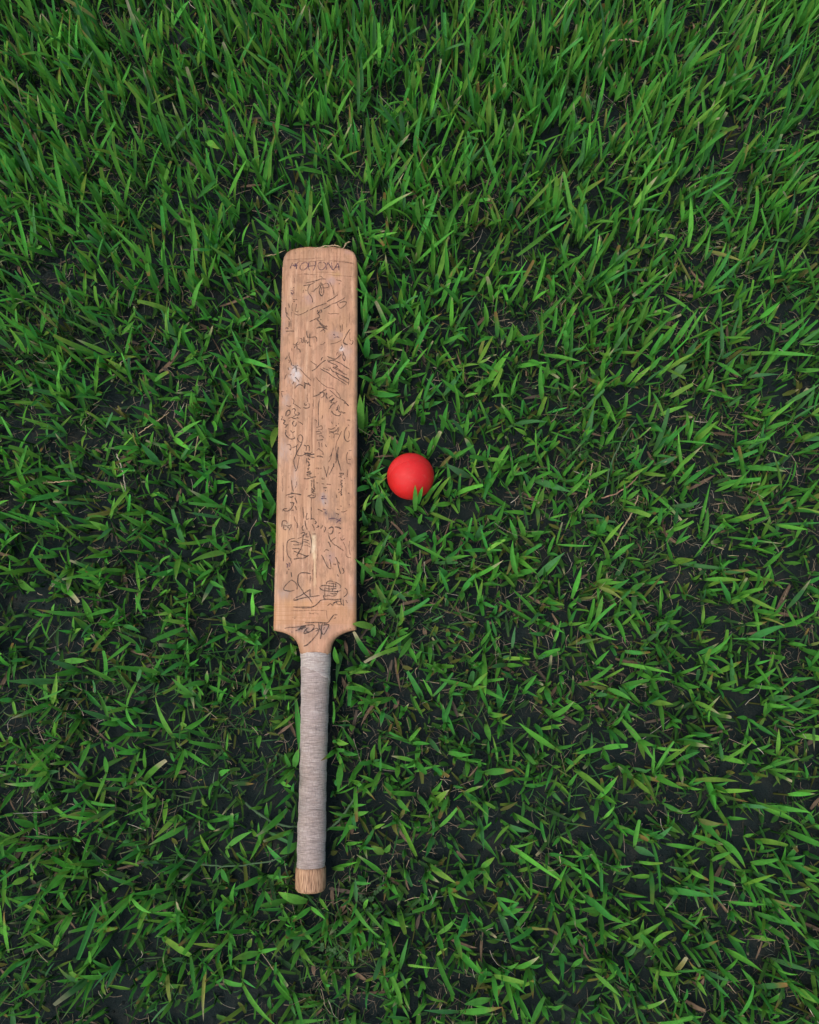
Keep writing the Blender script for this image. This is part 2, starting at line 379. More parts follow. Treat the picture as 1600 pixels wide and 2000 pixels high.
# ------------------------------------------------------------------ measured marks on the bat face (0.1 mm: across, along from the toe), smudges (mm), single plants (m)
MARKS = {
    'lettering': [(9,'v',[-427,346,-409,286,-390,252]), (8,'v',[-404,299,-365,295,-354,270,-341,304,-329,355]), (8,'v',[-365,312,-315,253,-311,244]), (8,'v',[-389,278,-357,312,-326,287,-340,355]), (10,'v',[-208,254,-255,270,-282,322,-269,365,-222,369,-176,323,-169,271,-208,254]), (10,'v',[-153,246,-160,314,-147,379]), (10,'v',[-55,238,-66,315,-88,383]), (9,'v',[-152,314,-62,302]), (9,'v',[28,247,-11,264,-22,315,-2,363,45,367,88,316,83,274,44,247]), (10,'v',[100,376,104,317,119,257]), (10,'v',[119,257,151,308,187,377]), (10,'v',[187,377,178,309,174,257]), (11,'v',[195,382,234,326,265,267]), (11,'v',[265,267,277,318,281,382]), (10,'v',[226,335,281,327])],
    'line_mark': [(8,'f',[-517,208,-391,205,-272,197,-154,198,-60,186,43,187]), (8,'f',[-390,226,-248,232,-122,242,-27,230,67,226]), (9,'f',[130,231,264,245,399,259,509,282]), (5,'f',[162,223,320,237,477,260]), (7,'f',[-56,409,85,410,242,422]), (8,'f',[-229,433,-119,447,-24,452]), (6,'f',[-315,441,-252,435,-182,432,-150,443]), (6,'f',[117,445,243,463,392,473,478,478])],
    'signature_a': [(9,'k',[-195,574,-117,562,-39,541,16,521,55,517,94,521]), (9,'k',[-234,620,-179,612,-132,604,-85,579,-54,563]), (9,'k',[-140,613,-162,663,-154,731,-114,790,-93,841,-97,883]), (8,'k',[-48,478,-36,486]), (7,'k',[-8,478,7,474,31,482,47,504]), (8,'k',[-115,706,-76,706,-53,673,-22,656,1,622,24,572]), (13,'k',[24,572,48,614,65,682,62,741,39,779,11,749,2,699,17,648,32,597]), (11,'k',[41,648,30,699,34,741]), (9,'k',[56,614,87,589,119,590,138,624,127,649,65,661]), (10,'k',[-193,680,-189,701]), (8,'f',[-225,680,-232,730]), (8,'f',[150,564,182,641,206,709,214,768]), (9,'f',[243,531,291,540,322,557]), (10,'k',[283,583,291,600])],
    'signature_b': [(8,'f',[-351,1048,-296,1070,-234,1050,-172,1017,-157,992]), (9,'k',[-134,1000,-95,975,-49,951,13,926,60,910,106,893]), (10,'k',[114,868,168,835,215,806,269,760]), (9,'k',[53,985,115,956,177,911,239,890,285,861,340,828,371,803]), (10,'k',[293,887,348,870,391,875,379,913,341,954,310,971]), (8,'f',[262,895,278,945,310,975]), (8,'f',[170,1057,232,1050,287,1058]), (7,'f',[127,1044,170,1061])],
    'signature_c': [(9,'k',[-32,1035,-17,1001,-9,1043,14,1010,30,993,38,1027,7,1043,-24,1051,7,1077,8,1110]), (11,'k',[-131,1175,-77,1151,-31,1126,16,1114]), (11,'k',[-31,1135,9,1177,56,1227,118,1261]), (12,'k',[28,1135,30,1152]), (13,'k',[-36,1277,18,1261,80,1274,126,1295]), (11,'k',[9,1198,48,1240,95,1274]), (9,'k',[102,1241,87,1274,41,1315,26,1331]), (9,'k',[64,1298,88,1315,84,1348]), (9,'k',[102,1232,126,1257])],
    'signature_d': [(11,'k',[-477,947,-472,1031]), (9,'k',[-479,1031,-452,1039,-440,1073]), (11,'k',[-447,1098,-443,1099]), (10,'k',[-431,1131,-427,1133]), (12,'k',[-429,1206,-421,1219]), (8,'f',[-377,881,-388,931,-383,1006]), (9,'k',[-436,889,-426,956]), (8,'k',[-468,1031,-459,1081,-419,1131,-399,1181,-397,1248]), (9,'k',[-398,1186,-393,1278]), (8,'k',[-430,1156,-422,1181,-424,1256]), (9,'k',[-426,1186,-421,1223,-424,1252]), (11,'v',[-474,1269,-447,1261,-435,1286]), (10,'k',[-469,1314,-415,1311,-346,1315]), (9,'k',[-378,830,-355,835,-316,829]), (8,'k',[-374,864,-339,860]), (7,'f',[-361,500,-364,577]), (10,'k',[-370,636,-368,653]), (8,'v',[-412,686,-381,695,-365,729,-388,737,-404,720,-380,763]), (8,'f',[-322,898,-329,948,-336,1007,-304,1024,-297,999]), (7,'f',[-390,1015,-389,1098,-383,1182])],
    'signature_e': [(10,'k',[-171,1313,-167,1362,-158,1412]), (9,'k',[-124,1355,-127,1437,-129,1544]), (10,'k',[-166,1412,-104,1414,-42,1411,-23,1446,-26,1483]), (8,'k',[-266,1436,-251,1424,-235,1444,-238,1485,-219,1486,-208,1412,-200,1461,-188,1494,-177,1453,-157,1503,-142,1470]), (12,'k',[-222,1543,-212,1545]), (8,'k',[-133,1544,-87,1549]), (9,'k',[-365,1509,-334,1518,-304,1493,-288,1477]), (10,'k',[-311,1493,-306,1542,-302,1592]), (9,'k',[-341,1575,-326,1534,-295,1518]), (10,'k',[-294,1584,-263,1600,-255,1641]), (8,'f',[-379,1566,-374,1616]), (9,'f',[-295,1518,-272,1510,-258,1477])],
    'signature_f': [(10,'k',[-413,1632,-415,1681,-403,1730,-383,1779,-378,1836]), (8,'f',[-429,1746,-406,1762,-413,1795]), (10,'k',[-472,1737,-445,1713,-442,1680]), (13,'k',[-427,1860,-415,1901]), (11,'k',[-366,1828,-328,1845,-282,1837]), (13,'k',[-316,1836,-307,1902,-311,1934]), (8,'f',[-373,1885,-335,1869,-281,1877,-242,1902,-188,1967,-141,2016,-98,2057]), (9,'k',[-469,2038,-459,1989,-440,1965]), (12,'k',[-329,2176,-292,2136,-254,2120,-215,2137,-184,2169]), (14,'k',[-186,2081,-181,2129,-184,2185]), (12,'k',[-178,2105,-139,2113,-101,2138]), (10,'k',[-132,2089,-124,2113]), (10,'k',[-325,2007,-293,2039,-262,2080]), (9,'v',[-402,1974,-371,1966]), (10,'k',[-353,2111,-339,2071])],
    'signature_g': [(8,'f',[-114,1765,-75,1798,-21,1835]), (10,'k',[-89,1920,-36,1888,17,1831,70,1783,108,1759]), (9,'k',[39,1766,54,1726,70,1718]), (11,'k',[123,1702,177,1727,239,1744,285,1712,323,1671]), (10,'k',[131,1751,147,1776,208,1760,270,1785,332,1818,386,1859,440,1892]), (9,'k',[139,1784,201,1809,263,1842,271,1858,209,1866,248,1890,309,1923,356,1956,409,1981]), (10,'k',[179,1882,202,1922,256,1947,310,1980,371,2013,433,2054]), (9,'f',[148,1865,167,1890,179,1865]), (10,'k',[26,1880,87,1921,149,1954,211,2003,280,2044,341,2085,403,2126]), (9,'k',[64,1872,110,1897,164,1914]), (10,'k',[248,1947,295,2020,356,2053,425,2102]), (9,'k',[318,1980,379,2013,433,2046,426,2134]), (9,'f',[240,1866,286,1891,317,1915,356,1932]), (10,'k',[-85,1916,-77,1924])],
    'signature_h': [(9,'k',[451,1285,413,1343,383,1400,352,1474,360,1507,407,1532]), (10,'k',[352,1499,383,1508,414,1528]), (11,'k',[315,1597,337,1556,322,1523]), (9,'k',[342,1622,354,1663,346,1720,370,1769,381,1721,361,1671]), (8,'f',[269,1638,254,1687]), (7,'f',[444,1335,445,1442,468,1467,491,1459]), (8,'f',[437,1508,476,1517,491,1467]), (7,'f',[29,1529,59,1521,98,1489]), (7,'f',[167,1518,237,1502,298,1474,329,1449]), (10,'v',[205,1382,220,1366,228,1391]), (10,'v',[220,1424,259,1408,298,1416]), (8,'f',[312,1234,312,1334]), (7,'f',[339,1218,336,1317])],
    'signature_i': [(11,'k',[-68,2302,-15,2283,30,2259,68,2220,121,2196]), (12,'k',[23,2243,68,2236,91,2252,84,2292,46,2319]), (12,'k',[129,2244,115,2284,138,2340]), (10,'k',[153,2324,191,2293,213,2285]), (12,'k',[161,2372,206,2341,229,2325,184,2389,237,2389]), (10,'k',[173,2460,200,2421,245,2397,275,2365]), (8,'f',[-34,2009,20,2074,82,2131,144,2168,212,2181,258,2213]), (9,'f',[167,2204,221,2253,275,2309,320,2334,382,2374,427,2439]), (8,'f',[259,2221,305,2286,320,2334]), (9,'k',[366,2390,405,2406,435,2439]), (11,'k',[197,2508,216,2547,262,2576,307,2580,322,2548]), (10,'k',[268,2453,284,2500,322,2532,375,2549]), (10,'k',[291,2421,276,2476,261,2508]), (9,'k',[306,2445,299,2493]), (9,'k',[322,2517,390,2541]), (9,'k',[162,2483,185,2460])],
    'signature_j': [(11,'k',[-202,2456,-164,2469,-119,2457,-108,2417,-127,2401]), (11,'k',[-188,2393,-172,2425,-150,2417]), (8,'f',[-149,2249,-143,2377]), (11,'k',[-442,2581,-436,2526,-406,2494,-387,2502,-382,2542,-405,2566,-427,2581]), (10,'k',[-353,2487,-331,2471,-308,2495,-322,2527,-306,2559,-268,2567,-254,2543,-277,2527]), (9,'k',[-336,2590,-291,2567]), (8,'k',[-511,2573,-487,2589,-502,2628,-471,2636,-456,2660,-478,2684]), (11,'k',[-479,2628,-448,2652,-470,2684,-432,2708,-402,2700]), (11,'k',[-454,2747,-431,2731,-417,2708]), (11,'k',[-320,2653,-342,2677,-334,2716,-303,2725,-289,2669]), (10,'k',[-267,2662,-236,2678,-198,2706]), (10,'k',[-388,2645,-380,2653]), (9,'f',[-404,2613,-359,2598,-305,2622,-245,2607]), (10,'k',[-351,2606,-313,2614,-268,2599]), (11,'k',[-445,2786,-430,2794,-441,2833,-413,2881,-367,2912,-315,2905,-315,2882]), (10,'k',[-370,2787,-347,2819,-309,2803]), (12,'k',[-387,2857,-378,2859]), (9,'f',[-324,2407,-286,2432,-232,2472]), (9,'f',[-364,2319,-333,2351,-340,2407]), (8,'f',[-438,2422,-392,2439,-370,2423]), (9,'f',[-518,2222,-503,2214,-480,2218]), (8,'f',[-511,2230,-494,2302])],
    'signature_k': [(9,'k',[-263,2874,-233,2855,-206,2875,-198,2922,-216,2961,-246,2953,-269,2921,-266,2890]), (10,'k',[-201,2953,-237,3031,-266,3085,-277,3132,-243,3155,-190,3148]), (10,'k',[-283,3007,-281,3085,-295,3155,-316,3217,-308,3286,-288,3348]), (8,'f',[-242,3171,-256,3248,-269,3333]), (9,'k',[-185,3000,-147,3024,-150,3086]), (10,'k',[-140,3008,-110,3016,-105,3086]), (12,'k',[-190,3148,-138,3117,-78,3133,-33,3134]), (10,'k',[-176,3109,-116,3133,-64,3102]), (12,'k',[-130,3148,-85,3172,-32,3184]), (9,'f',[-418,2990,-381,2991,-361,3022,-364,3069,-387,3045]), (9,'k',[-342,3038,-298,3022,-261,2992]), (11,'k',[-359,3129,-352,3131]), (9,'k',[-168,3140,-108,3149,-33,3126]), (9,'k',[-341,3493,-336,3570,-315,3662]), (8,'f',[-273,3517,-272,3563,-294,3616]), (8,'k',[-298,3371,-276,3355,-266,3302])],
    'signature_l': [(9,'k',[-137,3187,-143,3264]), (12,'k',[-115,3179,-107,3210,-92,3203]), (11,'k',[-129,3226,-106,3264,-113,3303,-91,3280]), (11,'k',[-127,3334,-112,3349,-105,3318]), (10,'k',[-127,3372,-89,3380,-134,3395,-74,3404,-133,3426,-74,3427]), (11,'k',[-177,3479,-118,3481,-66,3465,-6,3454]), (9,'k',[-133,3441,-73,3453]), (10,'k',[-80,3503,-57,3526]), (9,'k',[-35,3488,-34,3580,-34,3618]), (10,'k',[-65,3534,-71,3595]), (13,'k',[-34,3603,-19,3626,-41,3641,-18,3664]), (11,'k',[-70,3656,-40,3664,-62,3679,-25,3687]), (12,'k',[-121,3728,-84,3717,-62,3702]), (10,'k',[-99,3732,-69,3748,-17,3748]), (12,'k',[-18,3687,-15,3748]), (11,'k',[-71,3610,-56,3626,-63,3649]), (11,'k',[-134,3625,-126,3629]), (10,'k',[-55,3710,-32,3725])],
    'signature_m': [(10,'k',[-418,3710,-374,3699,-322,3684]), (12,'k',[-352,3677,-300,3688,-248,3697,-203,3708]), (11,'k',[-381,3730,-336,3738,-314,3723]), (10,'k',[-291,3746,-276,3784,-260,3829]), (13,'k',[-357,3813,-320,3814,-297,3829]), (10,'k',[-304,3829,-319,3867,-362,3919,-413,3930,-458,3911]), (8,'f',[-458,3926,-444,3900,-392,3892]), (11,'k',[-289,3859,-274,3890,-262,3920]), (9,'k',[-347,3919,-303,3920]), (9,'f',[-294,4003,-278,4071,-251,4108,-250,4168]), (9,'f',[-460,4151,-454,4076,-425,4062,-395,4077,-395,4107]), (12,'f',[-432,4114,-438,4174,-400,4189]), (11,'f',[-424,4129,-387,4137,-328,4123,-364,4197]), (10,'f',[-394,4152,-357,4167]), (9,'k',[-463,4151,-458,4076,-429,4054]), (9,'f',[-461,3933,-439,3903,-395,3896])],
    'signature_n': [(8,'k',[24,2331,14,2434,12,2553,18,2720]), (11,'k',[10,2716,21,2720]), (9,'f',[72,2570,65,2625]), (10,'f',[-40,2640,-10,2648,-17,2680]), (10,'f',[-16,2751,14,2743,59,2728,67,2775,7,2782]), (11,'f',[-23,2814,30,2806,53,2838,-7,2845]), (11,'f',[-6,2931,39,2932,84,2924]), (10,'f',[23,2877,61,2869,92,2901]), (9,'f',[24,2955,33,3033]), (9,'f',[62,2971,71,3034]), (9,'k',[115,2995,131,3034]), (9,'f',[-4,3080,33,3049]), (11,'k',[-3,3165,35,3162,87,3178]), (9,'f',[33,3064,79,3104,87,3150]), (12,'f',[-15,3335,22,3335,30,3351]), (12,'f',[52,3335,67,3339]), (11,'f',[23,3412,27,3416]), (9,'f',[83,3466,76,3489,113,3486]), (9,'f',[96,3305,120,3382,143,3467]), (9,'f',[-5,3542,25,3543]), (9,'f',[70,3551,107,3559]), (9,'f',[137,3559,196,3567]), (10,'k',[93,3612,145,3609]), (12,'k',[123,3643,130,3658]), (11,'v',[65,3764,109,3757,139,3768]), (11,'v',[72,3734,124,3727]), (12,'k',[117,3818,136,3837]), (10,'k',[19,3907,52,3919,89,3942]), (10,'v',[89,3908,133,3916]), (12,'v',[119,3954,149,3977])],
    'signature_o': [(10,'k',[198,2666,210,2706]), (11,'k',[256,2730,271,2722]), (11,'k',[286,2702,301,2698]), (10,'f',[150,2768,196,2776,248,2753]), (10,'k',[158,2800,219,2816,264,2793,294,2754,287,2824]), (11,'f',[159,2831,219,2824,234,2863,227,2902]), (10,'k',[249,2844,302,2848]), (10,'f',[167,2878,174,2886]), (9,'k',[414,2739,384,2794,374,2856,389,2927,423,2955,457,2936]), (8,'f',[437,2794,445,2865,430,2912]), (9,'f',[406,2644,459,2645]), (10,'f',[429,2707,437,2731]), (8,'f',[339,2801,302,2895,273,2957,259,3051,267,3113,260,3222]), (9,'k',[296,3028,285,3106,290,3207,313,3292]), (9,'f',[228,3043,199,3136,170,3182]), (10,'k',[270,3113,275,3190,260,3268]), (10,'k',[289,3128,290,3222,313,3299,336,3376]), (12,'k',[234,3267,231,3322]), (11,'k',[231,3306,202,3367,172,3429]), (8,'f',[164,3305,150,3382,135,3444]), (8,'f',[207,3135,185,3205,163,3251])],
    'signature_p': [(11,'k',[307,3411,366,3411,337,3446,299,3453]), (11,'k',[336,3400,333,3446,344,3476]), (10,'k',[322,3499,352,3507,330,3530,352,3553,330,3561,353,3591,338,3614]), (11,'k',[374,3477,389,3481]), (10,'k',[388,3553,396,3555]), (11,'k',[297,3629,308,3644]), (11,'k',[345,3622,338,3668,346,3690]), (12,'k',[324,3690,346,3706,331,3721]), (9,'f',[301,3682,316,3675,331,3660]), (9,'f',[424,3106,409,3168,418,3269]), (9,'f',[426,3354,419,3462]), (9,'f',[439,3087,476,3080]), (9,'f',[425,3207,470,3215]), (9,'f',[425,3269,470,3277]), (12,'f',[428,3684,450,3691]), (10,'f',[443,3847,458,3851]), (11,'k',[336,3857,340,3880]), (10,'k',[281,3910,318,3918]), (8,'f',[341,3948,385,3945,422,3926]), (10,'f',[272,3705,280,3758]), (10,'k',[267,3963,311,3986]), (11,'v',[172,4044,245,4038,297,4061,342,4076]), (10,'v',[275,4098,312,4068,341,4031]), (10,'k',[320,4113,342,4114]), (10,'k',[254,4154,298,4162,342,4181]), (10,'f',[181,4180,210,4157,239,4173])],
    'signature_q': [(8,'f',[-181,3875,-172,3958,-164,4026]), (10,'k',[-120,3959,-134,4019,-126,4049,-97,4034]), (11,'k',[-148,4064,-140,4124,-117,4191]), (10,'k',[-75,4049,-38,4042,-16,4057]), (9,'k',[-66,3876,-65,3974,-61,4049]), (11,'k',[-15,4072,7,4088,-15,4117]), (11,'k',[8,4163,37,4148,22,4133]), (10,'f',[-52,4117,-21,4170,-21,4207]), (12,'k',[-169,4131,-187,4168,-168,4206]), (10,'k',[-204,4243,-160,4228,-145,4258,-189,4280]), (9,'k',[-123,4236,-130,4288,-93,4289]), (9,'k',[-94,4207,-71,4281,-55,4356,-58,4445,-67,4519]), (10,'k',[-42,4252,2,4248]), (11,'k',[-167,4251,-173,4325,-179,4392,-200,4459,-236,4525,-235,4569]), (9,'k',[-276,4306,-335,4316,-378,4346,-388,4412,-382,4494,-359,4561,-322,4590]), (10,'k',[-341,4350,-283,4346,-231,4369,-187,4377]), (10,'k',[-304,4391,-267,4399,-194,4392]), (10,'k',[-317,4450,-266,4447,-215,4451]), (10,'k',[-295,4480,-243,4503,-184,4525,-133,4548,-89,4545]), (12,'k',[-293,4591,-227,4580,-154,4577,-89,4541]), (9,'k',[-165,4355,-121,4363,-77,4393]), (9,'k',[-158,4325,-92,4341]), (9,'f',[-165,4400,-113,4407,-69,4430]), (9,'k',[-257,4547,-229,4503,-200,4451]), (9,'k',[-247,4310,-188,4295])],
    'signature_r': [(11,'k',[118,4149,133,4179,112,4231]), (10,'k',[67,4178,96,4133]), (10,'k',[170,4179,214,4157,236,4180,222,4239,193,4254,163,4231]), (9,'k',[171,4254,194,4328,238,4388,290,4418]), (10,'k',[258,4157,310,4162,336,4184]), (10,'f',[303,4247,332,4233]), (9,'f',[274,4299,230,4329,194,4358]), (11,'k',[161,4362,180,4373,202,4433]), (12,'f',[290,4418,327,4448,378,4479]), (9,'f',[326,4300,355,4337,392,4315]), (9,'f',[115,4498,137,4469,181,4477]), (10,'k',[79,4535,109,4587,139,4653,176,4713,213,4728]), (10,'f',[189,4595,204,4654,212,4720]), (12,'k',[189,4547,203,4551]), (11,'k',[269,4566,299,4625,307,4684,329,4758,344,4795]), (12,'f',[234,4662,278,4669]), (10,'k',[365,4714,384,4766,366,4795]), (10,'k',[293,4801,315,4831]), (9,'f',[314,4633,329,4670]), (8,'f',[370,4360,407,4449,415,4553,481,4583]), (8,'f',[458,4346,451,4450,466,4538])],
    'signature_s': [(12,'v',[-394,4649,-372,4664,-378,4708]), (11,'v',[-358,4634,-342,4664,-349,4693]), (11,'k',[-359,4722,-352,4737]), (9,'k',[-337,4590,-321,4627,-328,4649]), (9,'k',[-377,4744,-380,4795]), (10,'k',[-322,4767,-313,4833]), (7,'f',[-440,4360,-432,4545,-424,4619]), (9,'k',[-316,4869,-265,4905,-239,4949,-241,5000]), (9,'k',[-313,4869,-366,4912,-409,4962,-415,4999,-379,5014,-328,5021,-270,5007])],
    'signature_t': [(11,'k',[-56,4791,-122,4779,-187,4778,-223,4811,-233,4877,-221,4935,-176,5001,-139,5059,-80,5110,-28,5190]), (12,'k',[-275,5145,-203,5124,-116,5106,-37,5096,64,5083]), (12,'k',[-261,5109,-203,5088,-132,5045,-64,4998]), (13,'k',[-64,4998,-67,5045,-62,5096]), (12,'k',[-268,5112,-275,5141,-217,5134]), (12,'k',[-287,5231,-230,5235,-143,5236,-56,5237,1,5219,44,5184,79,5148,137,5134,202,5135,275,5142,354,5129]), (9,'f',[-63,4812,-61,4922])],
    'signature_u': [(10,'k',[63,4974,91,4952,142,4949,215,4961,288,4969]), (10,'k',[63,4974,85,5003,129,5018,187,5026,252,5034,317,5027,346,5013]), (9,'k',[149,4938,163,4902,200,4891,251,4903,309,4925,342,4962,331,4991]), (9,'k',[135,4967,132,5025,137,5091,180,5084,238,5092,288,5070,302,5012]), (8,'k',[178,4917,229,4924,287,4932]), (8,'k',[243,4910,244,4968,230,5033]), (8,'k',[143,4989,201,4997,288,4990]), (9,'k',[201,5055,252,5063,288,5056]), (9,'k',[280,4925,273,4969]), (9,'k',[396,4984,426,5013,426,5064,383,5107]), (10,'k',[115,5076,123,5119,152,5134]), (8,'f',[186,4946,187,5026]), (9,'k',[167,5221,210,5192,239,5221,246,5185,282,5171,304,5200,347,5208]), (9,'k',[253,5193,289,5164,340,5165]), (10,'k',[343,5129,347,5179,369,5215]), (10,'k',[376,5136,380,5187,384,5223]), (8,'f',[412,5144,434,5187])],
    'pencil_mark': [(7,'f',[-315,5274,-214,5282,-114,5279,-13,5277,74,5281,153,5282]), (7,'f',[157,5282,161,5343,169,5393]), (7,'f',[-77,5312,-41,5320,2,5313,53,5320]), (7,'f',[-19,5313,-19,5334]), (7,'f',[24,5334,53,5328]), (6,'f',[-299,5367,-235,5361]), (6,'f',[-277,5389,-249,5375]), (6,'f',[-172,5254,-35,5259])],
    'signature_v': [(11,'k',[-125,5440,-53,5441,26,5438,119,5443,177,5440,205,5408,241,5358,262,5340,305,5341]), (9,'f',[255,5394,284,5373]), (12,'k',[-196,5490,-139,5480,-67,5470,-17,5470,-2,5492,-23,5534,-66,5562,-109,5576,-137,5579,-124,5540,-81,5505]), (10,'k',[-103,5505,-109,5548,-80,5555]), (11,'k',[-253,5546,-210,5532,-167,5511,-125,5483]), (9,'k',[-16,5534,27,5513,49,5535,6,5556]), (13,'k',[55,5449,63,5513,49,5570,7,5627,-50,5690,-99,5732,-142,5746]), (13,'k',[105,5450,91,5514,92,5585,79,5656]), (11,'k',[63,5513,99,5571,107,5599]), (11,'k',[112,5478,148,5471,191,5472,163,5536,135,5585,114,5599]), (10,'k',[134,5500,120,5535]), (9,'k',[69,5485,105,5485]), (12,'k',[-196,5504,-153,5512,-110,5498]), (12,'k',[-203,5518,-153,5526]), (11,'k',[-182,5497,-110,5483]), (9,'f',[119,5457,170,5457]), (9,'f',[-397,5513,-332,5499,-268,5500,-196,5490]), (9,'v',[-299,5549,-297,5574]), (10,'v',[465,5521,476,5524])],
    'crack': [(5,'c',[-61,2009,-55,2154,-61,2274,-54,2482]), (5,'c',[-74,2394,-75,2592,-75,2829,-64,3064]), (6,'c',[-65,3748,-67,3892,-64,4035]), (5,'c',[-469,3438,-463,3546,-464,3660]), (6,'c',[-178,3875,-176,3966,-168,4041]), (5,'c',[-440,4360,-434,4471,-434,4619]), (6,'c',[-35,4732,-27,4813,-33,4893]), (5,'c',[13,4777,18,4850]), (4,'c',[303,1088,300,1262]), (4,'c',[404,1122,397,1263]), (4,'c',[442,1039,439,1189]), (6,'c',[-26,4593,-28,4696,-33,4842]), (6,'c',[27,4446,32,4549,14,4623]), (5,'c',[8,4660,14,4843]), (5,'c',[-152,48,-156,82]), (6,'c',[-262,90,-258,107]), (5,'c',[168,42,165,111]), (5,'c',[-357,80,-357,115]), (5,'c',[-85,65,-80,134]), (4,'c',[128,41,133,85]), (5,'c',[-29,83,-27,109])],
}
SMUDGES = [(-31.8,196.6,8.1,12.5,(212,206,204),0.95), (33.0,158.9,3.7,4.4,(225,220,220),0.9), (40.7,162.3,8.1,11.7,(190,165,155),0.5), (-14.4,83.2,8.1,8.8,(160,130,130),0.55), (16.5,54.8,8.1,6.6,(170,145,145),0.6), (23.5,137.4,9.5,6.6,(160,140,140),0.6), (-44.0,235.1,5.9,10.3,(178,158,150),0.7), (-50.5,246.1,5.9,5.1,(150,125,105),0.6), (-29.6,348.6,4.4,17.6,(182,160,150),0.6), (10.2,375.7,5.9,8.1,(152,142,146),0.8), (12.5,382.5,4.4,6.6,(176,164,164),0.6), (26.0,403.0,11.0,8.1,(104,88,82),0.75), (22.1,381.8,8.1,17.6,(150,120,100),0.65), (14.1,395.4,4.4,5.9,(100,88,88),0.7), (-18.1,551.8,8.8,4.4,(95,88,90),0.85), (-10.9,553.3,8.8,5.1,(130,115,112),0.5), (-41.4,505.7,8.8,5.9,(164,146,138),0.6), (47.7,517.3,8.8,11.0,(174,152,144),0.6), (-52.1,109.7,5.1,30.8,(165,140,135),0.6), (-52.6,16.5,4.4,14.7,(165,140,130),0.45), (24.3,44.6,8.1,4.4,(185,150,90),0.5), (-24.9,66.3,13.2,7.3,(175,140,100),0.4), (-24.2,101.6,13.2,8.8,(180,148,110),0.4), (9.2,98.6,8.1,4.4,(155,125,100),0.5), (-48.5,306.0,8.1,16.1,(175,150,140),0.5), (-44.6,310.6,11.7,14.7,(180,160,150),0.4), (-39.7,413.6,6.6,6.6,(165,145,125),0.6), (20.9,440.3,9.5,13.2,(190,155,125),0.35), (-18.7,436.2,16.1,13.2,(185,150,120),0.35), (23.0,501.2,12.5,10.3,(165,140,125),0.45), (-14.5,510.3,16.1,7.3,(180,150,135),0.4), (11.3,552.8,8.1,8.1,(150,130,130),0.55), (24.2,401.5,13.2,8.1,(122,100,90),0.45), (25.9,231.7,13.9,9.5,(165,130,105),0.45), (-27.1,241.6,8.8,8.1,(160,130,105),0.4), (-32.1,259.0,16.1,18.3,(190,150,120),0.3), (3.9,290.8,8.1,25.6,(175,140,115),0.35), (12.1,347.4,5.1,36.6,(170,138,110),0.35), (-42.1,176.2,5.1,11.7,(150,120,90),0.45), (17.7,173.5,11.7,4.4,(150,118,90),0.5), (21.1,457.3,6.6,10.3,(175,145,145),0.45), (-32.4,518.8,8.8,4.4,(215,165,110),0.4), (-13.0,518.2,6.6,6.6,(215,165,110),0.5), (-52.7,424.7,2.9,8.8,(120,110,70),0.5), (53.2,209.5,4.4,44.0,(160,125,100),0.4), (42.1,8.7,5.9,4.4,(190,150,150),0.4), (-2.7,431.9,3.3,8.8,(226,205,168),0.95), (-2.5,444.5,3.5,11.0,(232,214,180),1.0), (-1.6,454.9,2.6,7.3,(225,200,160),0.95), (-0.6,475.5,2.2,16.9,(222,190,150),0.9), (-0.4,490.1,1.8,6.6,(222,190,150),0.8)]
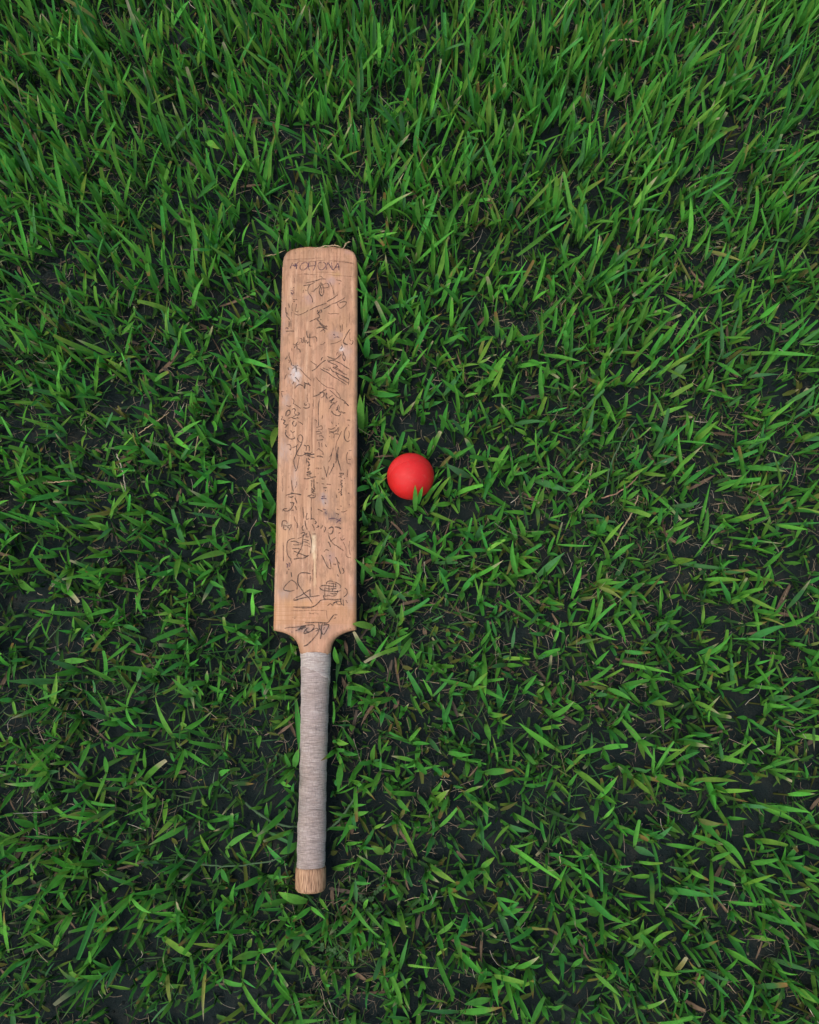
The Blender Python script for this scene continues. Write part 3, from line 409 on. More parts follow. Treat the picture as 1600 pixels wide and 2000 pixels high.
TUFTS = [
    ('grass tuft with pointed leaf tips overlapping the lower edge of the red ball', [((0.0078,0.2303,0.03),(0.0075,0.2551,0.082),7,0.004),((0.0121,0.2405,0.03),(0.0178,0.2535,0.08),6,0.004),((0.0215,0.2489,0.025),(0.0447,0.2676,0.06),6,0.004),((0.026,0.2604,0.02),(0.0408,0.2833,0.055),4,0.0),((0.0333,0.2512,0.015),(0.0564,0.2751,0.05),6,0.004)]),
    ('grass tuft crossing the soil just left of the red ball', [((-0.0291,0.2637,0.012),(-0.0444,0.2759,0.05),5,0.006),((-0.0527,0.2641,0.02),(-0.0305,0.2815,0.045),7,0.004),((-0.0566,0.2682,0.015),(-0.0783,0.2555,0.035),8,0.006)]),
    ('forked grass tuft standing below and left of the red ball', [((-0.0427,0.2256,0.01),(-0.0412,0.2487,0.055),11,0.004),((-0.0407,0.2463,0.05),(-0.0261,0.2495,0.045),6,0.004),((-0.0414,0.2477,0.05),(-0.0516,0.2442,0.04),5,0.002)]),
    ('grass tuft rising straight up from behind the red ball', [((0.0015,0.3172,0.02),(-0.0014,0.3308,0.06),7,0.003),((0.016,0.3142,0.02),(0.0014,0.3279,0.06),6,0.004),((0.0255,0.3127,0.02),(0.0332,0.3286,0.06),6,0.0),((-0.0206,0.3162,0.01),(-0.0198,0.3308,0.06),9,0.003),((-0.0367,0.3155,0.01),(-0.0254,0.3293,0.06),8,0.003)]),
    ('green leaf pair poking over the right shoulder of the bat', [((-0.0484,0.0707,0.03),(-0.0751,0.0719,0.064),12,0.006),((-0.0501,0.0583,0.02),(-0.0455,0.0708,0.05),9,0.004)]),
    ('broad leaf pair lying under the butt end of the handle', [((-0.1317,-0.2785,0.012),(-0.1662,-0.262,0.035),11,0.008),((-0.1531,-0.2741,0.02),(-0.1914,-0.2788,0.035),8,0.006)]),
    ('notched leaf tucked against the left of the handle near the butt', [((-0.1445,-0.2074,0.02),(-0.1649,-0.216,0.04),10,0.004),((-0.1597,-0.2356,0.01),(-0.1839,-0.2068,0.03),7,0.004)]),
    ('upright green leaf leaning on the upper left of the grip', [((-0.1518,-0.1121,0.02),(-0.1425,-0.0863,0.05),9,0.003),((-0.1579,-0.1144,0.01),(-0.1622,-0.0922,0.04),6,0.003)]),
    ('bright green leaf standing against the right side of the blade', [((-0.0693,0.3493,0.012),(-0.0682,0.3848,0.075),11,0.003),((-0.0687,0.3499,0.01),(-0.0628,0.3917,0.06),3,0.002)]),
    ('long leaves pressed along the upper right edge of the blade', [((-0.0549,0.5348,0.01),(-0.074,0.5672,0.065),9,0.004),((-0.0639,0.5726,0.02),(-0.0753,0.5906,0.06),6,0.004),((-0.0633,0.4636,0.01),(-0.0579,0.4778,0.06),11,0.003)]),
    ('cluster of leaves standing behind the left of the bat toe', [((-0.1821,0.6316,0.02),(-0.1719,0.6312,0.09),11,0.004),((-0.1752,0.6325,0.02),(-0.1602,0.6293,0.085),9,0.004),((-0.1537,0.6342,0.02),(-0.1543,0.6277,0.085),10,0.003),((-0.1445,0.635,0.02),(-0.1344,0.6251,0.08),7,0.003),((-0.1015,0.6358,0.02),(-0.1069,0.631,0.07),9,0.003)]),
    ('green leaf pair left of the blade beside the white ink smudge', [((-0.1914,0.468,0.015),(-0.2162,0.4498,0.04),9,0.005),((-0.1918,0.4339,0.015),(-0.2106,0.4343,0.04),9,0.005)]),
    ('leaf pair leaning out left from the middle of the blade', [((-0.1908,0.356,0.015),(-0.191,0.3154,0.05),10,0.005),((-0.1926,0.3445,0.015),(-0.2123,0.3429,0.04),7,0.005),((-0.1904,0.2965,0.01),(-0.1948,0.3145,0.04),8,0.004)]),
    ('broad pale bluish leaf standing alone in the right of the lawn', [((0.3769,0.4258,0.03),(0.386,0.4301,0.07),13,0.004)]),
    ('two grass leaves forming a V right of the lower handle', [((-0.0331,-0.2187,0.02),(-0.049,-0.2071,0.035),9,0.004),((-0.0317,-0.218,0.02),(-0.0242,-0.2047,0.035),7,0.004)]),
    ('wide leaf fan growing below left of the butt end', [((-0.1365,-0.3081,0.015),(-0.1604,-0.3189,0.04),8,0.004),((-0.1371,-0.3093,0.015),(-0.1454,-0.3318,0.04),9,0.004),((-0.1379,-0.3043,0.02),(-0.1186,-0.3149,0.05),9,0.004)]),
]
STEMS = [
    ('short pale straw lying flat near the top edge of the lawn','dry_stem',2.6,[(0.3105,0.9687,0.05),(0.3366,0.971,0.0506),(0.3551,0.9679,0.0489)]),
    ('dry beige stem standing nearly upright right of centre','dry_stem',1.9,[(0.2571,0.2987,0.03),(0.2522,0.2727,0.0306),(0.2458,0.2473,0.0289),(0.2386,0.2264,0.0316)]),
    ('dry beige stem slanting down left in the bare patch right of centre','dry_stem',2.0,[(0.3207,0.2533,0.025),(0.3114,0.2298,0.0256),(0.2948,0.2047,0.0239),(0.283,0.1812,0.0266)]),
    ('pinkish dry stem lying almost level right of centre','dry_stem',2.0,[(0.2677,0.2486,0.03),(0.2857,0.2535,0.0306),(0.3068,0.2657,0.0289),(0.3204,0.2798,0.0316)]),
    ('thin white straw bent beside a dark gap left of the blade','dry_stem',1.6,[(-0.4112,0.3122,0.035),(-0.4039,0.2935,0.0356),(-0.3982,0.2755,0.0339),(-0.3934,0.2514,0.0366)]),
    ('short upright pale stalk far left of the blade','dry_stem',1.8,[(-0.2979,0.349,0.03),(-0.3004,0.3307,0.0306),(-0.3031,0.3042,0.0289)]),
    ('pale straw slanting up to the right far left of the blade','dry_stem',1.5,[(-0.3839,0.3422,0.03),(-0.3671,0.3549,0.0306),(-0.3432,0.3737,0.0289)]),
    ('pale straw lying level in grass at the far left','dry_stem',1.7,[(-0.5131,0.2706,0.03),(-0.4908,0.2719,0.0306),(-0.468,0.2745,0.0289)]),
    ('slim dry straw lying across the toe end of the bat','dry_stem',1.7,[(-0.1389,0.6091,0.063),(-0.122,0.6144,0.0636),(-0.1074,0.6162,0.0619),(-0.0989,0.6122,0.0646)]),
    ('curled dry wisp touching the right corner of the bat toe','dry_stem',1.3,[(-0.0966,0.6082,0.066),(-0.0929,0.6127,0.0666),(-0.0909,0.6185,0.0649),(-0.0855,0.6186,0.0676)]),
    ('thin dry straw reaching in to the left corner of the bat toe','dry_stem',1.2,[(-0.2184,0.6105,0.04),(-0.1996,0.6127,0.0406),(-0.1835,0.621,0.0389)]),
    ('grey green runner stem curving in to the left of the grip','grass_runner',3.0,[(-0.2137,-0.1567,0.022),(-0.1964,-0.1706,0.0226),(-0.1763,-0.1822,0.0209),(-0.1592,-0.1855,0.0236),(-0.1411,-0.1868,0.0199)]),
    ('grey green runner stem curving up from the right of the grip','grass_runner',3.2,[(-0.1125,-0.1942,0.024),(-0.0961,-0.1829,0.0246),(-0.08,-0.1642,0.0229),(-0.0668,-0.1416,0.0256),(-0.0592,-0.1228,0.0219)]),
    ('long green runner stem trailing through grass left of the handle','grass_runner',2.2,[(-0.2934,-0.2245,0.022),(-0.2632,-0.233,0.0226),(-0.224,-0.2346,0.0209),(-0.1842,-0.2291,0.0236),(-0.1587,-0.2212,0.0199)]),
    ('slim blue green runner crossing the soil right of the ball','grass_runner',2.0,[(0.2691,0.2521,0.04),(0.282,0.2996,0.0406),(0.3022,0.3372,0.0389),(0.3185,0.3589,0.0416)]),
]
CLOVER_SPOTS = [(-0.0587, -0.2677), (-0.0365, -0.2999), (0.2531, 0.9185), (0.2723, 0.8906), (-0.0955, -0.3365), (0.3933, 0.8086), (0.1491, 0.8357)]
TUFT_D, LOW_D, FINE_D, STRAW_D, PALE_D, WITHER_D = 8200, 8000, 6500, 12000, 2200, 500

# ------------------------------------------------------------------ layout of the bat (millimetre precision, metres)
FACE_Z = 0.055
BAT_O = np.array([-0.1305, 0.6185])
BAT_ANG = math.atan2(0.009, 1.0)
CA, SA = math.cos(BAT_ANG), math.sin(BAT_ANG)
BALL_C = np.array([0.0014, 0.2770, 0.0415])
BALL_R = 0.0325

_WV = np.array([0, .0007, .002, .004, .0065, .010, .014, .020, .028, .20, .40, .5535, .5548, .5562, .5582, .5605, .5635, .568, .5735, .583, .596, .70, .850, .8515, .878, .8795])
_WW = np.array([.014, .024, .0335, .0430, .0478, .0505, .0524, .0538, .0544, .0547, .0545, .0548, .0475, .0420, .0368, .0322, .0283, .0246, .0222, .0203, .0190, .0177, .0178, .0192, .0192, .0165])


def half_width(v):
    return np.interp(v, _WV, _WW)


def to_bat(x, y):
    dx, dy = x - BAT_O[0], y - BAT_O[1]
    u = dx * CA + dy * SA
    v = -(-dx * SA + dy * CA)
    return u, v


def hits_bat(p, margin=0.0015):
    u, v = to_bat(p[..., 0], p[..., 1])
    return (np.abs(u) < half_width(np.clip(v, 0, .8795)) + margin) & (v > -margin) & (v < .881 + margin)


def hits_ball(p, margin=0.001):
    d = p - BALL_C
    return (d ** 2).sum(-1) < (BALL_R + margin) ** 2


# ------------------------------------------------------------------ soil
def ground_height(x, y):
    return 0.006 * (vnoise(x, y, 0.11, 3) - .5) + 0.004 * (vnoise(x, y, 0.03, 5) - .5) + 0.0025 * (vnoise(x, y, 0.012, 6) - .5)


def axis(lo, hi, a, b, step):
    return np.concatenate([np.linspace(lo, a, 12)[:-1], np.arange(a, b, step), np.linspace(b, hi, 12)])


xs = axis(-6, 6, -1.0, 1.0, 0.006)
ys = axis(-5, 8, -0.8, 1.6, 0.006)
gx, gy = np.meshgrid(xs, ys)
gv = np.stack([gx, gy, ground_height(gx, gy) - 0.001], -1).reshape(-1, 3)
ny, nx = gx.shape
ii = (np.arange(ny - 1)[:, None] * nx + np.arange(nx - 1)[None]).ravel()
soil = link('soil_ground', mesh_quads('soil_ground', gv, np.stack([ii, ii + 1, ii + nx + 1, ii + nx], 1)), M_SOIL)
tag(soil, kind='structure')

# ------------------------------------------------------------------ cricket bat
bat = bpy.data.objects.new('cricket_bat', None)
COL.objects.link(bat)
bat.location = (BAT_O[0], BAT_O[1], 0)
bat.rotation_euler = (0, 0, BAT_ANG)
bat.empty_display_size = 0.1
tag(bat, 'worn wooden cricket bat covered in faded signatures lying face up on grass', 'cricket bat')


def outline_pts():
    v = np.concatenate([np.linspace(0, .03, 90), np.linspace(.032, .55, 260), np.linspace(.5505, .5745, 120), np.linspace(.576, .592, 24)])
    w = half_width(v)
    r = np.stack([w, v], 1); l = np.stack([-w, v], 1)
    cap = np.stack([np.linspace(-.012, .012, 40), np.zeros(40)], 1)
    return np.concatenate([r, l, cap])


OUTL = outline_pts()


def edge_dist(u, v):
    sh = u.shape
    p = np.stack([u.ravel(), v.ravel()], 1)
    d = np.empty(len(p))
    for k in range(0, len(p), 4000):
        q = p[k:k + 4000]
        d[k:k + 4000] = np.sqrt(((q[:, None] - OUTL[None]) ** 2).sum(-1).min(1))
    return d.reshape(sh)


def face_base(u, v):
    """playing face before the rounded edge: slightly crowned, dips a little to the neck"""
    w = half_width(v)
    crown = -0.0016 * (np.abs(u) / 0.0547) ** 2.2
    dip = -0.0030 * np.clip((v - .545) / .038, 0, 1) ** 1.5 - .003 * np.clip((v - .5828) / .002, 0, 1)
    dents = 0.0006 * (vnoise(u + 3, v, 0.030, 21) - .5) + 0.00025 * (vnoise(u + 3, v, 0.009, 22) - .5)
    return FACE_Z + crown + dip + dents


def face_z(u, v):
    d = edge_dist(u, v)
    r = 0.0032 + .0014 * np.clip(v / .06, 0, 1) + 0.008 * np.clip((v - .556) / .025, 0, 1) + 0.0018 * vnoise(u * 0 + np.sign(u) * 5, v, .02, 23)
    q = np.clip(r - d, 0, r)
    return face_base(u, v) - (r - np.sqrt(np.maximum(r * r - q * q, 0))) * 0.9


vs = np.concatenate([[0, .0003, .0007, .0013, .002, .003, .004, .005, .0065, .008], np.arange(.0095, .5525, .0012), [.5531, .5535, .5539, .5544, .5548, .5553, .5558], np.arange(.5564, .590, .0009)])
NS = 96
sgrid = np.sin(np.linspace(-1, 1, NS) * math.pi / 2 * 0.86) / math.sin(math.pi / 2 * 0.86)
vv = np.repeat(vs[:, None], NS, 1)
def neck_in(v):
    return 1 - .16 * np.clip((v - .5828) / .002, 0, 1)


uu = sgrid[None] * (half_width(vs) * neck_in(vs))[:, None]
zz = face_z(uu, vv)
# sides and back
wv = half_width(vs) * neck_in(vs)
edge_t = np.interp(vs, [0, .02, .3, .52, .556, .575, .60], [.016, .019, .023, .021, .020, .024, .026])
ridge = np.interp(vs, [0, .03, .18, .36, .50, .556, .585, .60], [.004, .008, .020, .022, .012, .008, .003, .002])
rows = [np.stack([uu, -vv, zz], -1)]
back_s = np.linspace(1, -1, 25)
side_cols = []
zr = zz[:, -1]; zl = zz[:, 0]
top0 = FACE_Z - 0.0
for k in (0.25, 0.6):
    side_cols.append(np.stack([wv * 1.002, -vs, zr - (zr - (top0 - edge_t)) * k], -1))
for s_ in back_s:
    zb = top0 - edge_t - ridge * (1 - abs(s_)) ** 0.9 + 0.004 * np.clip((abs(s_) - .85) / .15, 0, 1) ** 2
    side_cols.append(np.stack([wv * s_ * (0.985 if abs(s_) > .99 else 1), -vs, zb], -1))
for k in (0.6, 0.25):
    side_cols.append(np.stack([-wv * 1.002, -vs, zl - (zl - (top0 - edge_t)) * k], -1))
ring = np.concatenate([rows[0], np.stack(side_cols, 1)], 1)       # (nv, nr, 3)
nv, nr = ring.shape[:2]
bverts = ring.reshape(-1, 3)
a = np.arange(nv - 1)[:, None] * nr
b = np.arange(nr)[None]
bn = (b + 1) % nr
bq = np.stack([a + b, a + nr + b, a + nr + bn, a + bn], -1).reshape(-1, 4)
# toe cap: fan from a middle point
c0 = len(bverts)
bverts = np.concatenate([bverts, [[0, 0.0004, FACE_Z - .011]]])
btri = np.stack([np.full(nr, c0), np.arange(nr), (np.arange(nr) + 1) % nr], 1)
tint = np.zeros((len(bverts), 4))
tu, tv = bverts[:, 0] * 1e3, -bverts[:, 1] * 1e3
acc = np.zeros((len(bverts), 3)); accw = np.zeros(len(bverts))
keep = np.zeros(len(bverts))
for su, sv, ru, rv, c, am in SMUDGES:
    sd = int(su * 7 + sv * 3) & 1023
    wob = 0.35 + 1.6 * vnoise(tu + 500, (tv + 40) * .5, max(1.3, ru * .22), sd) ** 1.3 + .5 * vnoise(tu + 90, tv * .3, 1.6, sd + 1)
    r2 = ((tu - su) / ru) ** 2 + ((tv - sv) / rv) ** 2
    w = am * np.exp(-(r2 * wob) ** 1.6 * 0.9)
    acc = acc * (1 - w[:, None]) + lin(c)[None] * w[:, None]
    keep = keep * (1 - w) + w
edge = np.clip((np.abs(tu) - (half_width(tv / 1e3) * 1e3 - 5.5)) / 5.0, 0, 1) * (tv < 556)
eg = edge * (0.35 + 0.45 * vnoise(tu, tv, 14, 77)) * np.where(tu > 0, 1.0, 0.8)
ecol = np.where((vnoise(tu, tv, 30, 78) > .5)[:, None], lin((150, 112, 84))[None], lin((158, 134, 120))[None])
acc = acc * (1 - eg[:, None]) + ecol * eg[:, None]
keep = keep * (1 - eg) + eg
tint[:, :3] = acc / np.maximum(keep, 1e-4)[:, None] * .82
tint[:, 3] = np.clip(keep, 0, 1)
blade = link('blade', mesh_quads('blade', bverts, bq, colors=tint, tris=btri), M_WOOD, bat)

# handle: cloth tape wound round a cane core
HZ = FACE_Z - 0.0035 - 0.0172


def lathe_v(name, vlist, rfun, nseg, mat, parent, zc=HZ, flat=0.97, cap=True, u0=0.0):
    th = np.linspace(0, 2 * math.pi, nseg, endpoint=False)
    V, T = np.meshgrid(vlist, th, indexing='ij')
    R = rfun(V, T)
    P = np.stack([u0 - .0028 * np.clip((V - .60) / .28, 0, 1) + R * np.cos(T), -V, zc + R * np.sin(T) * flat], -1)
    n, m = V.shape
    verts = P.reshape(-1, 3)
    a = np.arange(n - 1)[:, None] * m; b = np.arange(m)[None]; bn = (b + 1) % m
    q = np.stack([a + b, a + bn, a + m + bn, a + m + b], -1).reshape(-1, 4)
    tr = []
    if cap:
        c = len(verts)
        verts = np.concatenate([verts, [[u0 - .0028 * np.clip((vlist[0] - .60) / .28, 0, 1), -vlist[0], zc], [u0 - .0028 * np.clip((vlist[-1] - .60) / .28, 0, 1), -vlist[-1], zc]]])
        tr = [[c, (k + 1) % m, k] for k in range(m)] + [[c + 1, (n - 1) * m + k, (n - 1) * m + (k + 1) % m] for k in range(m)]
    return link(name, mesh_quads(name, verts, q, tris=tr), mat, parent)


def grip_r(V, T):
    r = np.interp(V, [.580, .598, .66, .70, .78, .795, .797, .81, .849, .852], [.0198, .0190, .0179, .0176, .0175, .0177, .0183, .0181, .0178, .0172])
    turn = (V / 0.0021 + T / (2 * math.pi))
    r = r + 0.00009 * np.sin(2 * math.pi * turn) + 0.0006 * (vnoise(V * 1 + 7, np.cos(T) * .01 + np.sin(T) * .006, .016, 31) - .5)
    step = ((V / 0.0245 + T / (2 * math.pi)) % 1.0)
    r = r + 0.00045 * (step < .5) * np.clip(1 - np.abs(step - .25) * 0.4, 0, 1)
    return r


lathe_v('grip_tape', np.arange(.5832, .8522, .00022), grip_r, 72, M_TAPE, bat)


def collar_r(V, T):
    rag = .6125 + .010 * np.sin(T * 1.0 + 2.2) + .0035 * (vnoise(np.cos(T) * .05 + 3, np.sin(T) * .05, .012, 33) - .5)
    inside = V < rag
    r0 = grip_r(V, T)
    return np.where(inside, r0 + .00055, r0 - .0012)


lathe_v('tape_end', np.arange(.5826, .632, .0003), collar_r, 72, M_TAPE2, bat)


def butt_r(V, T):
    base = np.interp(V, [.850, .8508, .853, .873, .8765, .8787, .8798, .8802], [.0165, .0187, .0193, .0193, .0187, .0172, .0150, .0120])
    return base + 0.00022 * (vnoise(T * 9 + 20, V * 12, .35, 35) - .5) * (V < .876)


lathe_v('butt_end', np.concatenate([[.850, .8504, .8508, .8515, .8525], np.arange(.854, .874, .001), [.8752, .8765, .8776, .8787, .8793, .8798, .8802]]), butt_r, 160, M_BUTT, bat)


# pen strokes, each signature a thin film of ink lying on the face
def smooth_line(p, step=0.00045):
    p = np.asarray(p, float)
    if len(p) > 2:
        q = [p[0]]
        ext = np.vstack([2 * p[0] - p[1], p, 2 * p[-1] - p[-2]])
        for i in range(1, len(ext) - 2):
            a, b, c, d = ext[i - 1:i + 3]
            n = max(3, int(np.linalg.norm(c - b) / step))
            t = np.linspace(0, 1, n + 1)[1:, None]
            q.append(0.5 * ((2 * b) + (-a + c) * t + (2 * a - 5 * b + 4 * c - d) * t ** 2 + (-a + 3 * b - 3 * c + d) * t ** 3))
        return np.vstack(q[0:1] + q[1:])
    n = max(3, int(np.linalg.norm(p[1] - p[0]) / step))
    t = np.linspace(0, 1, n + 1)[:, None]
    return p[0] * (1 - t) + p[1] * t


INK_LAYER = [0]


def ink_mesh(name, strokes, tones):
    vs_, qs_, ms_, base = [], [], [], 0
    for wd, tone, pts in strokes:
        p = smooth_line(np.array(pts, float).reshape(-1, 2) * 1e-4)
        INK_LAYER[0] += 1
        lift = (0.00006 if tone == 's' else 0.00014) + 0.000006 * (INK_LAYER[0] % 12)
        t = np.gradient(p, axis=0)
        t /= np.maximum(np.linalg.norm(t, axis=1), 1e-9)[:, None]
        nrm = np.stack([-t[:, 1], t[:, 0]], 1)
        k = np.linspace(0, 1, len(p))
        w = wd * 0.54e-4 * (0.72 + 0.5 * vnoise(k * 40 + INK_LAYER[0] * 17, k * 0, 6.0, 9)) * np.clip(np.minimum(k, 1 - k) * 9 + .45, 0, 1)
        p = p + 0.00012 * (vnoise(k * 200 + INK_LAYER[0] * 31, k * 0, 9.0, 12) - .5)[:, None] * nrm
        L = p + nrm * w[:, None]; R = p - nrm * w[:, None]
        uv = np.stack([L, R], 1).reshape(-1, 2)
        hw = half_width(uv[:, 1]) - .0012
        uv[:, 0] = np.clip(uv[:, 0], -hw, hw)
        uv[:, 1] = np.maximum(uv[:, 1], .001)
        z = face_z(uv[:, 0], uv[:, 1]) + lift
        vs_.append(np.column_stack([uv[:, 0], -uv[:, 1], z]))
        n = len(p)
        i = base + 2 * np.arange(n - 1)
        qs_.append(np.stack([i, i + 1, i + 3, i + 2], 1))
        ms_.append(np.full(n - 1, tones.index(tone)))
        base += 2 * n
    return mesh_quads(name, np.vstack(vs_), np.vstack(qs_)), np.concatenate(ms_)


BLEED = 1.9
ENTRIES = []
for key, strokes in MARKS.items():
    if key in ('crack', 'line_mark', 'pencil_mark'):
        ENTRIES += [(key, [s_]) for s_ in strokes]
    else:
        ENTRIES.append((key, [(int(w_ * BLEED), 's', p_) for w_, t_, p_ in strokes] + list(strokes)))
for key, strokes in ENTRIES:
    name = 'signature' if key.startswith('signature') else key
    tones = sorted(set(s[1] for s in strokes))
    # one object for one signature; the pen tones are material slots
    me, idx = ink_mesh(name, strokes, tones)
    o = link(name, me, None, blade)
    for t_ in tones:
        me.materials.append(M_INK[t_])
    me.polygons.foreach_set('material_index', idx[:len(me.polygons)].astype(np.int32))
    if key == 'lettering':
        o['label'] = 'faded violet block letters reading MOHONA near the toe'

# ------------------------------------------------------------------ ball
def ball_mesh():
    n, m = 340, 160
    ph = np.linspace(0, math.pi, n); th = np.linspace(0, 2 * math.pi, m, endpoint=False)
    Pp, T = np.meshgrid(ph, th, indexing='ij')
    lat = (Pp - math.pi / 2) * BALL_R                     # distance from the moulded seam
    r = BALL_R + 0.00026 * np.cos(lat / 0.0021 * 2 * math.pi) * (np.abs(lat) < .0080) - 0.0001 * (np.abs(lat) < .0080)
    v = np.stack([r * np.sin(Pp) * np.cos(T), r * np.sin(Pp) * np.sin(T), r * np.cos(Pp)], -1).reshape(-1, 3)
    a = np.arange(n - 1)[:, None] * m; b = np.arange(m)[None]; bn = (b + 1) % m
    q = np.stack([a + b, a + m + b, a + m + bn, a + bn], -1).reshape(-1, 4)
    return mesh_quads('ball', v, q)


ball = link('ball', ball_mesh(), M_BALL)
ball.location = BALL_C
ball.rotation_euler = (math.radians(48), math.radians(14), 0)
tag(ball, 'bright red plastic cricket ball resting in the grass', 'ball')

# ------------------------------------------------------------------ grass
NSEG = 8
S = np.linspace(0, 1, NSEG + 1)


def leaf_geometry(base, az, t0, bend, L, W, fold, twist, blunt, azd):
    """base (n,3) ... returns verts (n, NSEG+1, 3, 3)"""
    n = len(base)
    s = S[None]
    ang = t0[:, None] + bend[:, None] * s ** 1.4
    azs = az[:, None] + azd[:, None] * s
    d = np.stack([np.sin(ang) * np.cos(azs), np.sin(ang) * np.sin(azs), np.cos(ang)], -1)
    mid = base[:, None] + np.concatenate([np.zeros((n, 1, 3)), np.cumsum((d[:, 1:] + d[:, :-1]) * .5, 1)], 1) * (L[:, None, None] / NSEG)
    side0 = np.stack([-np.sin(azs), np.cos(azs), 0 * azs], -1)
    nrm = np.cross(d, side0)
    tw = twist[:, None] * (s - .1)
    side = side0 * np.cos(tw)[..., None] + nrm * np.sin(tw)[..., None]
    nn = np.cross(d, side)
    prof = np.clip(0.45 + 1.5 * s, 0, 1) * np.clip(1 - np.clip((s - .30) / .70, 0, 1) ** 2.3, 0, 1)
    prof_b = np.clip(0.50 + 1.4 * s, 0, 1) * (1 - 0.42 * s ** 2)
    prof = np.where(blunt[:, None], prof_b, prof)
    prof = np.maximum(prof, 0.03)
    w = W[:, None] * .5 * prof
    dep = fold[:, None] * w
    l = mid + side * w[..., None] + nn * (dep * 0.5)[..., None]
    r = mid - side * w[..., None] + nn * (dep * 0.5)[..., None]
    m = mid - nn * (dep * 0.5)[..., None]
    return np.stack([l, m, r], 2)


def leaf_colors(n, kind, rng, y=None):
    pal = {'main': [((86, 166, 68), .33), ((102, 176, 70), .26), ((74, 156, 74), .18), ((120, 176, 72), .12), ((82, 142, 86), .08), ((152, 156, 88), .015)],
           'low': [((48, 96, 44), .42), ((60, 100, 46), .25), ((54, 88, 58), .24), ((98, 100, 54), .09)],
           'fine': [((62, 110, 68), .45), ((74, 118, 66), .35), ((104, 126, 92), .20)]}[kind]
    p = np.array([q[1] for q in pal]); p /= p.sum()
    c = np.array([lin(q[0]) for q in pal])[rng.choice(len(pal), n, p=p)]
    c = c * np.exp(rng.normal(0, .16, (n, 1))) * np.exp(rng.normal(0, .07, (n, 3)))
    return c


def build_leaves(name, base, az, t0, bend, L, W, rng, kind, blunt_p=.2, allow_over=0.25, keep_clear=True):
    n = len(base)
    fold = rng.uniform(.15, .9, n); twist = rng.normal(0, .7, n); blunt = rng.random(n) < blunt_p
    azd = rng.normal(0, .25, n)
    over_ok = rng.random(n) < allow_over
    ok = np.ones(n, bool)
    G = leaf_geometry(base, az, t0, bend, L, W, fold, twist, blunt, azd)

    def bad(g, ov):
        f = g.reshape(len(g), -1, 3)
        hb = hits_bat(f)
        low = f[..., 2] < FACE_Z + .002
        u_, v_ = to_bat(f[..., 0], f[..., 1])
        deep = hb & (half_width(np.clip(v_, 0, .8795)) - np.abs(u_) > .009)
        b1 = (hb & low).any(1) | (hb.any(1) & ~ov) | deep.any(1)
        b2 = hits_ball(f).any(1)
        dx = f[..., :2] - BALL_C[:2]
        b3 = ((dx ** 2).sum(-1) < (BALL_R * .93) ** 2).any(1)
        b4 = (f[..., 2] < -.002).any(1)
        return b1 | b2 | b3, b4
    b1, b4 = bad(G, over_ok)
    todo = b1 | b4
    for it in range(10):
        k = np.where(todo)[0]
        if not len(k): break
        az[k] = rng.uniform(0, 2 * math.pi, len(k))
        bend[k] *= .8
        t0[k] = np.where(b4[k], t0[k] * .88, t0[k] * .97)
        if it > 5: L[k] *= .8
        G[k] = leaf_geometry(base[k], az[k], t0[k], bend[k], L[k], W[k], fold[k], twist[k], blunt[k], azd[k])
        b1k, b4k = bad(G[k], over_ok[k])
        todo[k] = b1k | b4k
        b4[k] = b4k
    ok = ~todo
    G = G[ok]; n = len(G)
    c = leaf_colors(len(ok), kind, rng)[ok]
    s = S[None, :, None]
    # pale yellow-green sheath end, browned or yellowed tips on some leaves
    tipb = (rng.random(n) < .22)[:, None, None] * np.clip((s - rng.uniform(.62, .92, n)[:, None, None]) / .16, 0, 1)
    tipc = np.where(rng.random(n)[:, None] < .55, lin((150, 118, 74))[None], lin((196, 186, 150))[None])
    cc = c[:, None] * np.ones((1, NSEG + 1, 1))
    basef = np.clip(1 - s / .22, 0, 1) * .45
    cc = cc * (1 - basef) + lin((120, 140, 80))[None, None] * basef * .8
    yel = (rng.random(n) < .07)[:, None, None] * np.clip((s - .3) * 1.2, 0, .6)
    cc = cc * (1 - yel) + lin((138, 150, 62))[None, None] * yel
    cc = cc * (1 - tipb) + tipc[:, None] * tipb
    cols = np.ones((n, NSEG + 1, 3, 4)); cols[..., :3] = cc[:, :, None]
    uv = np.zeros((n, NSEG + 1, 3, 2)); uv[..., 0] = np.array([-1, 0, 1.0]); uv[..., 1] = S[None, :, None] * 6
    vpl = (NSEG + 1) * 3
    k = np.arange(NSEG)[:, None] * 3 + np.arange(2)[None]
    k = k.ravel()
    q1 = np.stack([k, k + 1, k + 4, k + 3], 1)
    Q = (np.arange(n)[:, None, None] * vpl + q1[None]).reshape(-1, 4)
    return G.reshape(-1, 3), Q, cols.reshape(-1, 4), uv.reshape(-1, 2)


def join(parts):
    V, Q, C, U = [], [], [], []
    off = 0
    for v, q, c, u in parts:
        V.append(v); Q.append(q + off); C.append(c); U.append(u); off += len(v)
    return np.concatenate(V), np.concatenate(Q), np.concatenate(C), np.concatenate(U)


